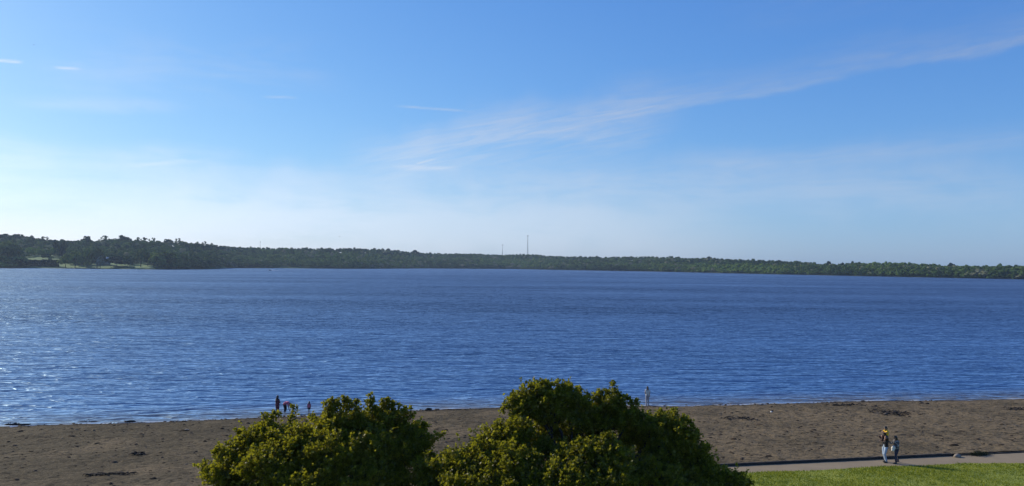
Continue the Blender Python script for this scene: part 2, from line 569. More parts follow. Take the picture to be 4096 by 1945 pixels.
# finer rows at the edge of the lake so that the shallow water fades in cleanly
t = new_mat('lake_water')
p = t.pos()
shal = t.n('Attribute', {}, attribute_name='tint').outputs['Color']
off_ = t.n('Attribute', {}, attribute_name='tint').outputs['Alpha']
c = t.mix(shal, WATER_SHALLOW, t.mix(t.n('MapRange', {'Value': off_, 'From Min': 0, 'From Max': .55}).outputs[0], WATER_NEAR, WATER_DEEP))
edge = t.n('MapRange', {'Value': shal, 'From Min': .10, 'From Max': .015}).outputs[0]          # thin wash of foam where it laps the sand
c = t.mix(t.math('MULTIPLY', edge, t.ramp(t.noise(t.scaled(p, (.5, 1.2, 1), .2), 1.0, 3), [(.42, (0, 0, 0)), (.60, (1, 1, 1))])), c, (.50, .52, .54))
wang = math.radians(-24)           # the swell runs in at an angle to the beach


def waves(scale, stretch, ang, det, dist=.6):
    return t.noise(t.scaled(p, (scale / stretch, scale, scale), ang), 1.0, det, .55, dist)


def crest(n, k):                                           # rounded troughs, narrow crests
    return t.math('POWER', t.math('SUBTRACT', 1.0, t.math('ABSOLUTE', t.math('SUBTRACT', t.math('MULTIPLY', n, 2.0), 1.0))), k)


w1 = crest(waves(.30, 3.4, wang, 2), 2.2)
w2 = crest(waves(.80, 3.0, wang + .15, 2), 1.8)
w3 = waves(.11, 3.4, wang - .1, 2)
w4 = waves(2.6, 2.2, wang - .2, 2)
gust = t.ramp(t.noise(t.scaled(p, (.004, .016, 1), .1), 1.0, 4, .6), [(.33, (.50, .50, .50)), (.62, (1, 1, 1))])
h = t.math('ADD', t.math('MULTIPLY', w1, WV[0]), t.math('MULTIPLY', w2, WV[1]))
h = t.math('ADD', h, t.math('MULTIPLY', w3, WV[2]))
h = t.math('ADD', h, t.math('MULTIPLY', w4, WV[3]))
nrm = t.n('Bump', {'Height': h, 'Strength': t.math('MULTIPLY', gust, 1.0), 'Distance': WAVE_D}).outputs[0]
rgh = t.n('MapRange', {'Value': off_, 'From Min': 0, 'From Max': 1, 'To Min': W_ROUGH[0], 'To Max': W_ROUGH[1]}).outputs[0]   # the open lake is choppier
body = t.n('BsdfDiffuse', {'Color': c, 'Normal': nrm})
gl = t.n('BsdfGlossy', {'Color': (*WATER_TINT, 1), 'Roughness': rgh, 'Normal': nrm})
fr = t.n('Fresnel', {'IOR': W_IOR, 'Normal': nrm})
t.t.links.new(t.n('MixShader', {0: fr.outputs[0], 1: body.outputs[0], 2: gl.outputs[0]}).outputs[0], t.out.inputs[0])
WVt = np.stack([WX.ravel(), WY.ravel(), np.zeros(WX.size)], 1)
dd = deep.ravel()
tag(mesh_np('water', WVt, grid_faces(len(d), len(tt)), t.m, smooth=True, tint=np.stack([dd, dd, dd, np.clip((s - shore_s(u)).ravel() / 260, 0, 1)], 1)), kind='structure')

# ------------------------------------------------------------------ far hills
SKY_PX = [(-1500, 950), (-600, 945), (0, 942), (16, 938), (72, 938), (123, 944), (151, 954), (238, 957), (302, 960), (330, 955), (374, 956), (440, 952), (465, 950), (493, 946), (525, 958), (576, 957), (616, 960), (668, 957),
          (707, 957), (735, 966), (815, 970), (847, 976), (954, 984), (1024, 988), (1103, 987), (1282, 989), (1493, 991), (1561, 995), (1600, 1001), (1660, 1004), (1692, 1010), (1779, 1011), (1918, 1013), (1998, 1018),
          (2072, 1014), (2143, 1015), (2239, 1024), (2406, 1024), (2596, 1024), (2803, 1030), (2835, 1029), (3072, 1039), (3223, 1044), (3263, 1052), (3350, 1056), (3410, 1048), (3549, 1047), (3668, 1050), (3779, 1057),
          (3827, 1061), (3986, 1060), (4096, 1060), (4700, 1066), (5600, 1075)]
sk_x = np.array([a for a, _ in SKY_PX], float); sk_y = np.array([b for _, b in SKY_PX], float)
DEPTH_X = np.array([-1500, 0, 500, 850, 1500, 2300, 2900, 3400, 4096, 5600.])
DEPTH_R = np.array([500, 480, 460, 420, 420, 420, 380, 330, 300, 300.])
TREE_H = 14.0


def ridge_R(px): return float(np.interp(px, DEPTH_X, DEPTH_R))


COLS = np.arange(-1500, 5601, 12.0)
shore_pts = np.array([far_shore(a)[:2] for a in COLS])
shore_d = np.hypot(shore_pts[:, 0], shore_pts[:, 1])
ridge_h = []
for a, sd in zip(COLS, shore_d):
    R = ridge_R(a)
    top = at_dist(a, float(np.interp(a, sk_x, sk_y)), sd + R).z
    ridge_h.append(max(top - TREE_H, 1.5))
ridge_h = np.array(ridge_h)
k = np.ones(7) / 7
ridge_h = np.convolve(np.pad(ridge_h, 3, mode='edge'), k, mode='valid')


def hill_z(px, tt_):
    zr = np.interp(px, COLS, ridge_h)
    R = np.interp(px, DEPTH_X, DEPTH_R)
    g_ = np.clip((tt_ - 14) / (R - 14), 0, 1)
    up = np.where(g_ < 1, g_ ** .9 * (1 - .12 * np.sin(g_ * math.pi)), 1)
    def ss(a, b, v):
        w = np.clip((v - a) / (b - a), 0, 1)
        return w * w * (3 - 2 * w)
    knoll = 5.5 * np.exp(-((px - 180) / 95.0) ** 2) * ss(36, 110, tt_) * (1 - ss(135, 320, tt_))
    return np.minimum(np.maximum(tt_, -6) / 6, 1) * .7 + zr * up + knoll - .0015 * np.maximum(tt_ - R, 0)


def hill_pt(px, tt_):
    sx = np.interp(px, COLS, shore_pts[:, 0]); sy = np.interp(px, COLS, shore_pts[:, 1])
    sd = np.hypot(sx, sy)
    k_ = 1 + tt_ / sd
    return np.stack([sx * k_, sy * k_, hill_z(px, tt_)], -1)


def hill_at(px, tt_):
    return Vector(hill_pt(np.array(float(px)), np.array(float(tt_))).tolist())


ts = np.concatenate([[-30, -8, -2, 0, 2, 5, 9, 14, 20, 27], np.arange(36, 700, 22.), [760, 900]])
PXg, Tg = np.meshgrid(COLS, ts)
HV = hill_pt(PXg.ravel(), Tg.ravel())
t = new_mat('hill_meadow')
p = t.pos()
c = t.ramp(t.noise(p, .02, 5), [(.3, (.050, .125, .024)), (.5, (.080, .18, .034)), (.7, (.115, .205, .05))])
c = t.mix(t.math('MULTIPLY', t.noise(p, .3, 4, .7), .5), c, (.04, .06, .02))
low = t.n('MapRange', {'Value': t.n('SeparateXYZ', {0: p}).outputs[2], 'From Min': .25, 'From Max': .75}).outputs[0]
c = t.mix(low, (.022, .026, .018), c)
t.principled(Base_Color=c, Roughness=.95, Normal=t.bump(t.noise(p, .8, 3), .5, .5))
tag(mesh_np('hills', HV, grid_faces(len(ts), len(COLS)), t.m, smooth=True), kind='structure')

# ------------------------------------------------------------------ far trees
def foliage_mat(name, use_object, trans=.28):
    t = new_mat(name)
    if use_object: base = t.n('ObjectInfo').outputs['Color']
    else: base = t.n('Attribute', {}, attribute_name='tint').outputs['Color']
    isl = t.n('NewGeometry').outputs['Random Per Island']
    v = t.n('MapRange', {'Value': isl, 'From Min': 0, 'From Max': 1, 'To Min': .78, 'To Max': 1.22}).outputs[0]
    c = t.n('VectorMath', {0: base}, operation='SCALE')
    t.t.links.new(v, c.inputs['Scale'])
    d1 = t.n('BsdfDiffuse', {'Color': c.outputs[0]}); d2 = t.n('BsdfTranslucent', {'Color': c.outputs[0]})
    t.t.links.new(t.n('MixShader', {0: trans, 1: d1.outputs[0], 2: d2.outputs[0]}).outputs[0], t.out.inputs[0])
    return t.m


M_WOODS = foliage_mat('woods_leaves', False)
M_CROWN = foliage_mat('crown_leaves', True)
M_BARK = simple('bark', (.06, .05, .042), .95, .35, 3)


def crown_proto(seed, shape, nq):
    """leaf-clump quads spread through a lumpy crown of unit height and width"""
    r = np.random.default_rng(seed)
    lobes = []
    if shape == 'round':
        lobes = [(0, 0, .58, .36)] + [(.24 * math.cos(a), .24 * math.sin(a), r.uniform(.36, .62), r.uniform(.19, .28)) for a in np.arange(6) * 1.05 + r.uniform(0, 1)] + [(r.uniform(-.12, .12), r.uniform(-.12, .12), .80, .20)]
    elif shape == 'broad':
        lobes = [(0, 0, .5, .30)] + [(.32 * math.cos(a), .32 * math.sin(a), r.uniform(.34, .55), r.uniform(.17, .26)) for a in np.arange(7) * .9 + r.uniform(0, 1)] + [(r.uniform(-.2, .2), r.uniform(-.2, .2), .74, .22) for _ in range(2)]
    elif shape == 'tall':
        lobes = [(r.uniform(-.1, .1), r.uniform(-.1, .1), z, .33 - .25 * abs(z - .45)) for z in np.linspace(.22, .86, 6)] + [(r.uniform(-.25, .25), r.uniform(-.25, .25), r.uniform(.3, .7), .2) for _ in range(4)]
    elif shape == 'cone':
        lobes = [(0, 0, z, .36 * (1.02 - z) + .03) for z in np.linspace(.12, .95, 8)]
    elif shape == 'sparse':
        lobes = [(r.uniform(-.3, .3), r.uniform(-.3, .3), r.uniform(.45, .9), r.uniform(.07, .15)) for _ in range(11)]
    elif shape == 'low':
        lobes = [(r.uniform(-.3, .3), r.uniform(-.3, .3), r.uniform(.25, .7), r.uniform(.2, .3)) for _ in range(7)]
    lobes = np.array(lobes)
    w = lobes[:, 3] ** 2
    li = r.choice(len(lobes), nq, p=w / w.sum())
    n = r.normal(size=(nq, 3)); n /= np.linalg.norm(n, axis=1)[:, None]
    n[:, 2] = np.where(n[:, 2] < -.4, -n[:, 2], n[:, 2])
    pos = lobes[li, :3] + n * lobes[li, 3:4] * r.uniform(.72, 1.06, (nq, 1))
    nn = n + r.normal(0, .28, (nq, 3)); nn /= np.linalg.norm(nn, axis=1)[:, None]
    ref = r.normal(size=(nq, 3))
    a = np.cross(nn, ref); a /= np.linalg.norm(a, axis=1)[:, None]
    b = np.cross(nn, a)
    sz = r.uniform(.045, .10, (nq, 1)) * (1.0 if shape != 'sparse' else .7)
    V = np.stack([pos - a * sz - b * sz * .6, pos + a * sz * 1.1 - b * sz * .5, pos + a * sz * .7 + b * sz * .8, pos - a * sz * .9 + b * sz], 1).reshape(-1, 3)
    return V, np.arange(nq * 4).reshape(-1, 4)


PROTO = {}
for i, (shp, nq) in enumerate([('round', 260), ('broad', 280), ('tall', 240), ('cone', 220), ('low', 160), ('sparse', 130)]):
    PROTO[shp] = [crown_proto(40 + 7 * i + j, shp, nq) for j in range(3)]

GREENS = FAR_GREENS
# the wood that clothes the far hills, one mass
def lawn_zone(px, tt_):
    """meadow left open on the far bank"""
    if 105 < px < 640 and tt_ < 26: return True
    if 98 < px < 264 and tt_ < 128: return True
    if 400 < px < 640 and tt_ < 60: return True
    if 392 < px < 456 and tt_ < 92: return True
    if 255 < px < 400 and tt_ < 46: return True
    if 496 < px < 514 and 205 < tt_ < 270: return True
    if 1105 < px < 1215 and tt_ < 28: return True
    if 1215 < px < 1330 and tt_ < 10: return True
    return False


VV, TTi = [], []
FV, off = [], 0
rows = [3, 10, 18, 27, 42, 60, 82, 108, 138, 170, 205, 245, 285, 325, 365, 405, 440, 470, 495]
for ri, t0 in enumerate(rows):
    px = -420.0
    while px < 4520:
        sd = float(np.interp(px, COLS, shore_d))
        R = ridge_R(px)
        gap = (8.2 if t0 < 60 else 9.8 + t0 * .008) * (.62 if t0 > R - 70 else 1)
        px += gap * rng.uniform(.6, 1.4) / sd * F
        t1 = t0 + rng.uniform(-5, 7)
        if t1 > R + 25 or lawn_zone(px, t1): continue
        if t0 < 100 and 100 < px < 262 and 128 <= t1: pass
        q = hill_pt(np.array(px), np.array(t1))
        h = rng.uniform(11, 15.5) * (1.0 if t1 > 20 else .82)
        if R - 30 < t1: h = rng.uniform(11.8, 14.0) + (2.5 if rng.random() < .04 else 0)
        w_ = rng.uniform(12, 20)
        kind = rng.choice(['round', 'broad', 'tall', 'low', 'cone'], p=[.36, .44, .08, .11, .01])
        if t1 < 12 and rng.random() < .5: kind, h = 'low', h * .75
        if kind == 'cone': w_ *= .55
        if kind == 'tall': w_ *= .8
        V, Fq = PROTO[kind][rng.integers(3)]
        a = rng.uniform(0, 6.28)
        cs, sn = math.cos(a), math.sin(a)
        Vx = (V[:, 0] * cs - V[:, 1] * sn) * w_ + q[0]
        Vy = (V[:, 0] * sn + V[:, 1] * cs) * w_ + q[1]
        Vz = V[:, 2] * h + q[2] - .06 * h
        VV.append(np.stack([Vx, Vy, Vz], 1).astype(np.float32))
        FV.append(Fq + off); off += len(V)
        # stands of one kind: lighter greens grow in patches
        m = noise2(np.array([px * .004]), np.array([t1 * .012]), 8, 3)[0] * 1.5 + .15 + rng.normal(0, .28)
        g0 = np.array(GREENS[0]) * (1 - np.clip(m * .5 + .5, 0, 1)) + np.array(GREENS[1]) * np.clip(m * .5 + .5, 0, 1)
        if rng.random() < .07: g0 = np.array(GREENS[2])
        TTi.append(np.tile(np.append(g0, 1).astype(np.float32), (len(V), 1)))
tag(mesh_np('woods', np.concatenate(VV), np.concatenate(FV), M_WOODS, tint=np.concatenate(TTi)), 'dense green woods covering the hills along the far shore', 'woods', kind='stuff')
print('woods trees', len(FV))
# ------------------------------------------------------------------ the two broad trees in front of the beach
def leaf_material(name, cols):
    t = new_mat(name)
    isl = t.n('NewGeometry').outputs['Random Per Island']
    c = t.ramp(isl, cols)
    d1 = t.n('BsdfDiffuse', {'Color': c, 'Roughness': .6})
    d2 = t.n('BsdfTranslucent', {'Color': t.mix(.45, c, (.34, .33, .018))})
    g = t.n('BsdfGlossy', {'Color': (.8, .8, .8, 1), 'Roughness': .42})
    m1 = t.n('MixShader', {0: LEAF_TRANS, 1: d1.outputs[0], 2: d2.outputs[0]})
    m2 = t.n('MixShader', {0: .02, 1: m1.outputs[0], 2: g.outputs[0]})
    t.t.links.new(m2.outputs[0], t.out.inputs[0])
    return t.m


M_LEAF_A = leaf_material('leaf_olive', LEAF_A)
M_LEAF_B = leaf_material('leaf_green', LEAF_B)
M_LIMB = simple('limb_bark', (.035, .029, .024), .95, .4, 9)


def unit(v): return v / np.maximum(np.linalg.norm(v, axis=-1, keepdims=True), 1e-9)


def big_tree(label, base_px, base_d, lobes, shoots, leaf_mat, seed, leaf_size=.105):
    """lobes: (px, py, rx, ry, depth, density): a bough whose leafy surface the photograph shows there;
    everything is built in metres round a trunk that stands on the lawn"""
    r = np.random.default_rng(seed)
    bx = (base_px - 2048) / F * base_d
    base = Vector((bx, base_d, PATH_Z + .03))
    root = empty('broadleaf_tree', base)
    tag(root, label, 'tree')
    limb = MB()
    b0 = np.zeros(3)
    fork = np.array([.12, .05, 1.9])
    for k in range(3):                                       # a short trunk of three fused stems
        a = k * 2.1
        limb.tube([(.12 * math.cos(a), .12 * math.sin(a), -.1), (.10 * math.cos(a), .10 * math.sin(a), .9), tuple(fork + np.array([.16 * math.cos(a), .16 * math.sin(a), 0]))], [.22, .17, .15], 9)
    L = []
    for (px, py, rx, ry, dd, den) in lobes:
        py += 30; rx = max(rx - 18, rx * .72); ry = max(ry - 20, ry * .66)      # the twigs reach out this far beyond the bough
        c = np.array(at_y(px, py, dd)) - np.array(base)
        L.append((c, np.array([rx / F * dd, max(rx, ry) / F * dd * 1.05, ry / F * dd]), den))
    P0, P1 = [], []                                          # twig start and end
    for c, rad, den in L:
        # main limb: out of the fork, up and over to the heart of the bough
        p = fork + r.normal(0, .1, 3)
        m1 = p * .62 + c * .38 + np.array([0, 0, .45 + .1 * np.linalg.norm((c - p)[:2])]) + r.normal(0, .2, 3)
        m2 = p * .25 + c * .75 + np.array([0, 0, .1]) + r.normal(0, .15, 3)
        heart = c - np.array([0, 0, rad[2] * .35])
        th = .055 + .03 * rad[0]
        limb.tube([p, m1, m2, heart], [th * 1.3, th, th * .72, th * .45], 7)
        # branches fan out from the heart
        nb = max(7, int(9 * rad[0] * den + 4))
        for _ in range(nb):
            n = r.normal(size=3); n[2] = abs(n[2]) * .9 + r.uniform(-.25, .3); n = unit(n)
            e = c + n * rad * r.uniform(.62, .86)
            s = heart * r.uniform(.5, 1) + m2 * 0 ; s = heart + (m2 - heart) * r.uniform(0, .7)
            mm = (s + e) / 2 + r.normal(0, .12, 3) + np.array([0, 0, .06])
            q0 = th * .38
            limb.tube([s, mm, e], [q0, q0 * .62, q0 * .28], 5, False)
            nt = r.integers(8, 13)
            f = r.uniform(.25, 1.0, nt)[:, None]
            st = np.where(f < .5, s + (mm - s) * f * 2, mm + (e - mm) * (f - .5) * 2)
            dv = unit(r.normal(size=(nt, 3)) * np.array([1, 1, .7]) + n * .9 + np.array([0, 0, .45]))
            P0.append(st); P1.append(st + dv * r.uniform(.28, .62, (nt, 1)) * (.55 + .5 * min(rad[0], 1.2)))
        # a few long sprays that break the outline
        for _ in range(int(3 + 5 * rad[0] * den)):
            n = r.normal(size=3); n[2] = abs(n[2]) * .45; n = unit(n)
            s0 = c + n * rad * .7; e0 = s0 + unit(n + np.array([0, 0, .5]) + r.normal(0, .3, 3)) * r.uniform(.25, .62)
            limb.tube([s0, (s0 + e0) / 2 + r.normal(0, .03, 3), e0], [.012, .009, .004], 4, False)
            k = 6
            f = np.linspace(.35, 1, k)[:, None]
            st = np.repeat(s0 + (e0 - s0) * f, 2, 0)
            P0.append(st); P1.append(st + unit(r.normal(size=(k * 2, 3)) + n * .5 + np.array([0, 0, .4])) * r.uniform(.12, .26, (k * 2, 1)))
        # outer shell of twigs, all round but thickest above, gathered in sprays
        area = rad[0] * rad[1] + rad[0] * rad[2] + rad[1] * rad[2]
        ns = int(15 * area * den) + 4
        n = r.normal(size=(ns, 3)); n[:, 2] = np.where(n[:, 2] < -.25, -n[:, 2] * .8, n[:, 2]); n = unit(n)
        cen = c + n * rad * r.uniform(.66, .93, (ns, 1))
        for q, nn in zip(cen, n):
            nt = r.integers(6, 13)
            st = q + r.normal(0, .11, (nt, 3))
            dv = unit(r.normal(size=(nt, 3)) * .75 + nn * .9 + np.array([0, 0, .55]))
            P0.append(st); P1.append(st + dv * r.uniform(.15, .46, (nt, 1)) * r.uniform(.7, 1.35))
    for (px, py, dd, h) in shoots:                           # upright young shoots standing above the crown
        tip = np.array(at_y(px, py, dd)) - np.array(base)
        bot = tip - np.array([r.normal(0, .06), r.normal(0, .06), h])
        limb.tube([bot, (bot + tip) / 2 + r.normal(0, .02, 3), tip], [.014, .010, .004], 4, False)
        k = max(3, int(h / .11))
        for j in range(k):
            f = (j + r.uniform(0, 1)) / k
            st = bot + (tip - bot) * f
            dv = unit(r.normal(size=(3, 3)) + np.array([0, 0, .8]))
            P0.append(np.repeat(st[None], 3, 0)); P1.append(st + dv * (.24 - .13 * f))
    # larger filler leaves added deep inside each bough to block light and shade its heart
    n_shell = sum(len(v) for v in P0)
    for c, rad, den in L:
        ns = int(60 * rad[0] * rad[1] * rad[2] * den) + 10
        q = c - np.array([0, 0, rad[2] * .12]) + unit(r.normal(size=(ns, 3))) * rad * (r.uniform(0, 1, (ns, 1)) ** .45) * .74
        P0.append(q); P1.append(q + unit(r.normal(size=(ns, 3))) * r.uniform(.25, .5, (ns, 1)))
    P0, P1 = np.concatenate(P0), np.concatenate(P1)
    big = np.where(np.arange(len(P0)) >= n_shell, 1.55, 1.0)
    # thin twigs
    nT = len(P0)
    d = unit(P1 - P0)
    a = unit(np.cross(d, r.normal(size=(nT, 3)))); b = np.cross(d, a)
    w = .007
    V = np.stack([P0 + a * w, P0 - a * w * .5 + b * w * .87, P0 - a * w * .5 - b * w * .87, P1], 1).reshape(-1, 3)
    T = (np.arange(nT)[:, None, None] * 4 + np.array([[0, 1, 3], [1, 2, 3], [2, 0, 3]])[None]).reshape(-1, 3)
    limb.add(V, None, T)
    limb.build('trunk', M_LIMB, root)
    # leaves along every twig
    per = LEAVES_PER_TWIG
    f = np.clip(r.uniform(.12, 1.05, (nT, per)), 0, 1.05)
    pos = (P0[:, None] + (P1 - P0)[:, None] * f[..., None]).reshape(-1, 3)
    dd_ = np.repeat(d, per, 0)
    n_ = len(pos)
    ax = unit(dd_ * .6 + r.normal(size=(n_, 3)) * .75 + np.array([0, 0, -.05]))
    nr = unit(r.normal(size=(n_, 3)) * .75 + np.array([0, 0, .75]) + np.array(TO_SUN) * .6)
    sd = unit(np.cross(ax, nr)); nr = np.cross(sd, ax)
    ln = (r.uniform(.6, 1.2, (n_, 1)) * leaf_size * np.repeat(big, per)[:, None]); wd = ln * r.uniform(.38, .52, (n_, 1))
    pos = pos + ax * .02
    fold = nr * wd * .30
    # a lobed leaf: stalk, two side points each with a shoulder, tip; folded along the midrib
    V = np.stack([pos, pos + ax * ln * .42 + sd * wd + fold, pos + ax * ln, pos + ax * ln * .42 - sd * wd + fold], 1).reshape(-1, 3)
    i4 = np.arange(n_)[:, None] * 4
    T = np.concatenate([i4 + np.array([[0, 1, 2]]), i4 + np.array([[0, 2, 3]])], 0)
    mesh_np('crown', V, T, leaf_mat, root)
    print(label, 'leaves', n_)
    return root


left_lobes = [  # px, py, rx, ry, depth, density
    (905, 1890, 95, 110, 28.5, 1.2), (975, 1815, 95, 95, 28.8, 1.2), (1040, 1745, 90, 75, 29.2, 1.1), (1110, 1732, 80, 60, 29.6, .9),
    (1085, 1860, 130, 110, 27.8, 1.2), (1180, 1770, 120, 90, 28.6, 1.1), (1270, 1735, 90, 60, 29.6, .8),
    (1345, 1680, 75, 75, 29.5, .9), (1440, 1690, 85, 70, 30.0, .9), (1545, 1680, 80, 65, 30.2, 1.0), (1630, 1725, 75, 65, 30.0, .8), (1690, 1765, 55, 45, 29.6, .6),
    (1330, 1790, 130, 95, 28.2, 1.1), (1480, 1790, 130, 95, 29.0, 1.0), (1610, 1815, 95, 70, 29.3, .7),
    (1240, 1900, 140, 100, 27.4, 1.1), (1420, 1910, 150, 110, 27.8, .9), (1580, 1930, 110, 90, 28.6, .6),
    (1150, 2010, 190, 110, 27.2, .9), (950, 2010, 130, 100, 28.2, .9), (1400, 2050, 200, 120, 27.8, .6), (1620, 2060, 150, 110, 28.4, .5),
    (1280, 1800, 160, 110, 31.2, .7), (1500, 1810, 140, 100, 31.6, .7), (1080, 1850, 120, 110, 31.0, .7),
]
left_shoots = [(1332, 1585, 29.5, .55), (1352, 1600, 29.4, .4), (1395, 1590, 29.7, .45), (1480, 1583, 30, .62), (1500, 1620, 30, .35), (1555, 1600, 30.2, .5), (1600, 1622, 30.2, .4), (1640, 1640, 30.1, .4),
               (1100, 1640, 29.7, .35), (1172, 1628, 30.2, .3), (1060, 1655, 29.4, .3), (1400, 1615, 29.8, .3), (1538, 1615, 30.2, .3), (955, 1725, 29.0, .3), (912, 1775, 28.8, .3), (1320, 1610, 29.5, .7), (1372, 1592, 29.6, .6), (1420, 1600, 29.8, .6), (1486, 1592, 30, .7), (1540, 1592, 30.1, .7), (1572, 1605, 30.2, .6), (1620, 1640, 30.2, .5), (1690, 1690, 29.9, .5), (1250, 1655, 29.6, .4), (1080, 1668, 29.5, .4), (1160, 1660, 29.6, .4), (865, 1800, 28.6, .4)]
big_tree('broad olive-green bushy tree before the beach, below the three bathers', 1330, 29.3, left_lobes, left_shoots, M_LEAF_A, 3)

right_lobes = [
    (1790, 1850, 80, 60, 28.0, 1.0), (1870, 1835, 80, 60, 28.0, 1.1), (1955, 1800, 80, 62, 28.2, 1.1), (1985, 1735, 55, 45, 28.6, 1.0), (2070, 1712, 72, 66, 28.6, 1.1),
    (2080, 1615, 60, 38, 29.4, .9), (2110, 1590, 55, 45, 29.4, .9), (2170, 1565, 55, 45, 29.6, .9), (2240, 1570, 50, 48, 29.8, .9), (2310, 1600, 60, 42, 30.0, .7), (2200, 1640, 85, 55, 29.6, .8),
    (2330, 1660, 80, 50, 30.0, .8), (2400, 1605, 45, 42, 30.4, .8), (2450, 1600, 45, 45, 30.4, .8), (2510, 1650, 50, 40, 30.2, .9), (2450, 1670, 80, 50, 30.2, .8),
    (2600, 1690, 75, 50, 30.0, 1.1), (2680, 1700, 70, 60, 29.6, 1.2), (2735, 1765, 60, 70, 29.3, 1.3), (2785, 1830, 52, 60, 29.2, 1.2), (2680, 1800, 95, 90, 29.4, 1.2), (2600, 1740, 70, 50, 30.2, .7),
    (2830, 1880, 65, 50, 28.8, 1.1), (2895, 1905, 60, 50, 28.4, 1.0), (2940, 1950, 55, 50, 28.2, 1.0),
    (2040, 1830, 110, 80, 27.4, 1.0), (2150, 1790, 70, 45, 28.6, .7), (2290, 1815, 75, 55, 27.4, 1.1), (2390, 1800, 70, 55, 27.2, 1.1), (2470, 1810, 60, 50, 27.4, 1.0),
    (1900, 1920, 140, 75, 27.2, .9), (2080, 1920, 120, 75, 26.8, .9), (2260, 1900, 120, 70, 26.6, .9), (2430, 1900, 130, 70, 27.0, .9), (2620, 1900, 130, 75, 28.0, 1.0), (2770, 1960, 110, 80, 28.2, 1.0),
    (1800, 2010, 160, 90, 27.4, .6), (2050, 2030, 190, 90, 26.8, .6), (2350, 2030, 190, 100, 26.8, .7), (2650, 2030, 170, 90, 27.8, .9),
    (2640, 1820, 100, 90, 31.0, .9), (2160, 1720, 90, 45, 30.0, .7), (2270, 1735, 80, 40, 30.4, .3), (2400, 1740, 80, 40, 30.6, .25), (2520, 1745, 70, 40, 30.6, .2), (1720, 1880, 80, 50, 28.2, .9), (1750, 1940, 90, 60, 27.8, .9), (1830, 1880, 90, 60, 28.8, .9), (2300, 1690, 130, 40, 31.0, .3), (2750, 1850, 80, 80, 30.6, .9),
]
right_shoots = [(2160, 1522, 29.6, .5), (2180, 1528, 29.6, .35), (2228, 1522, 29.8, .4), (2122, 1550, 29.5, .3), (2456, 1524, 30.4, .6), (2400, 1562, 30.4, .3), (2345, 1578, 30.2, .3), (2500, 1590, 30.3, .25), (2022, 1618, 29.2, .12),
                (2270, 1540, 29.8, .3), (2540, 1605, 30.1, .25), (2700, 1640, 29.6, .2), (2425, 1735, 27.4, .4), (2140, 1535, 29.5, .6), (2200, 1532, 29.7, .6), (2255, 1540, 29.8, .6), (2075, 1572, 29.4, .5), (2300, 1562, 30, .6), (2430, 1562, 30.4, .6), (2480, 1575, 30.4, .6), (2525, 1600, 30.2, .5), (2650, 1640, 29.9, .4), (2760, 1690, 29.4, .4), (1930, 1755, 28.3, .4), (2000, 1690, 28.6, .4), (2365, 1760, 27.3, .35), (2320, 1765, 27.3, .3), (2452, 1735, 27.4, .42)]
big_tree('large spreading tree with open dark boughs, its shaded side beside the path', 2330, 29.0, right_lobes, right_shoots, M_LEAF_B, 8)
# ------------------------------------------------------------------ single trees one can tell apart on the far bank
TRUNK = MB(); TRUNK.tube([(0, 0, -.02), (.004, 0, .2), (.0, .01, .45), (.02, 0, .7)], [.022, .017, .012, .006], 6)
for a in range(4): TRUNK.tube([(0, .005, .32 + .05 * a), (.10 * math.cos(a * 1.7), .10 * math.sin(a * 1.7), .50 + .06 * a)], [.009, .003], 5)
_tr = TRUNK.build('trunk', M_BARK)
TRUNK_MESH = _tr.data
bpy.data.objects.remove(_tr)
CROWN_MESH = {}
for shp in PROTO:
    for j, (V, Fq) in enumerate(PROTO[shp]):
        o = mesh_np('crown', V, Fq, M_CROWN)
        CROWN_MESH[shp, j] = o.data
        bpy.data.objects.remove(o)


def far_tree(px, t_in, top_py, w_px, shp, col, label, lift=.0, name='tree'):
    q = hill_at(px, t_in)
    Rh = math.hypot(q.x, q.y)
    h = at_dist(px, top_py, Rh).z - q.z
    w = w_px / F * Rh
    root = empty(name, q, rng.uniform(0, 6.28))
    tag(root, label, 'tree')
    tr = bpy.data.objects.new('trunk', TRUNK_MESH); COL.objects.link(tr); tr.parent = root; tr.scale = (h, h, h)
    cr = bpy.data.objects.new('crown', CROWN_MESH[shp, int(rng.integers(3))]); COL.objects.link(cr); cr.parent = root
    z0 = lift
    cr.location = (0, 0, h * (z0 - .06)); cr.scale = (w * 1.12, w * 1.12, h * (1.06 - z0) / .99)
    cr.color = (*col, 1)
    return root


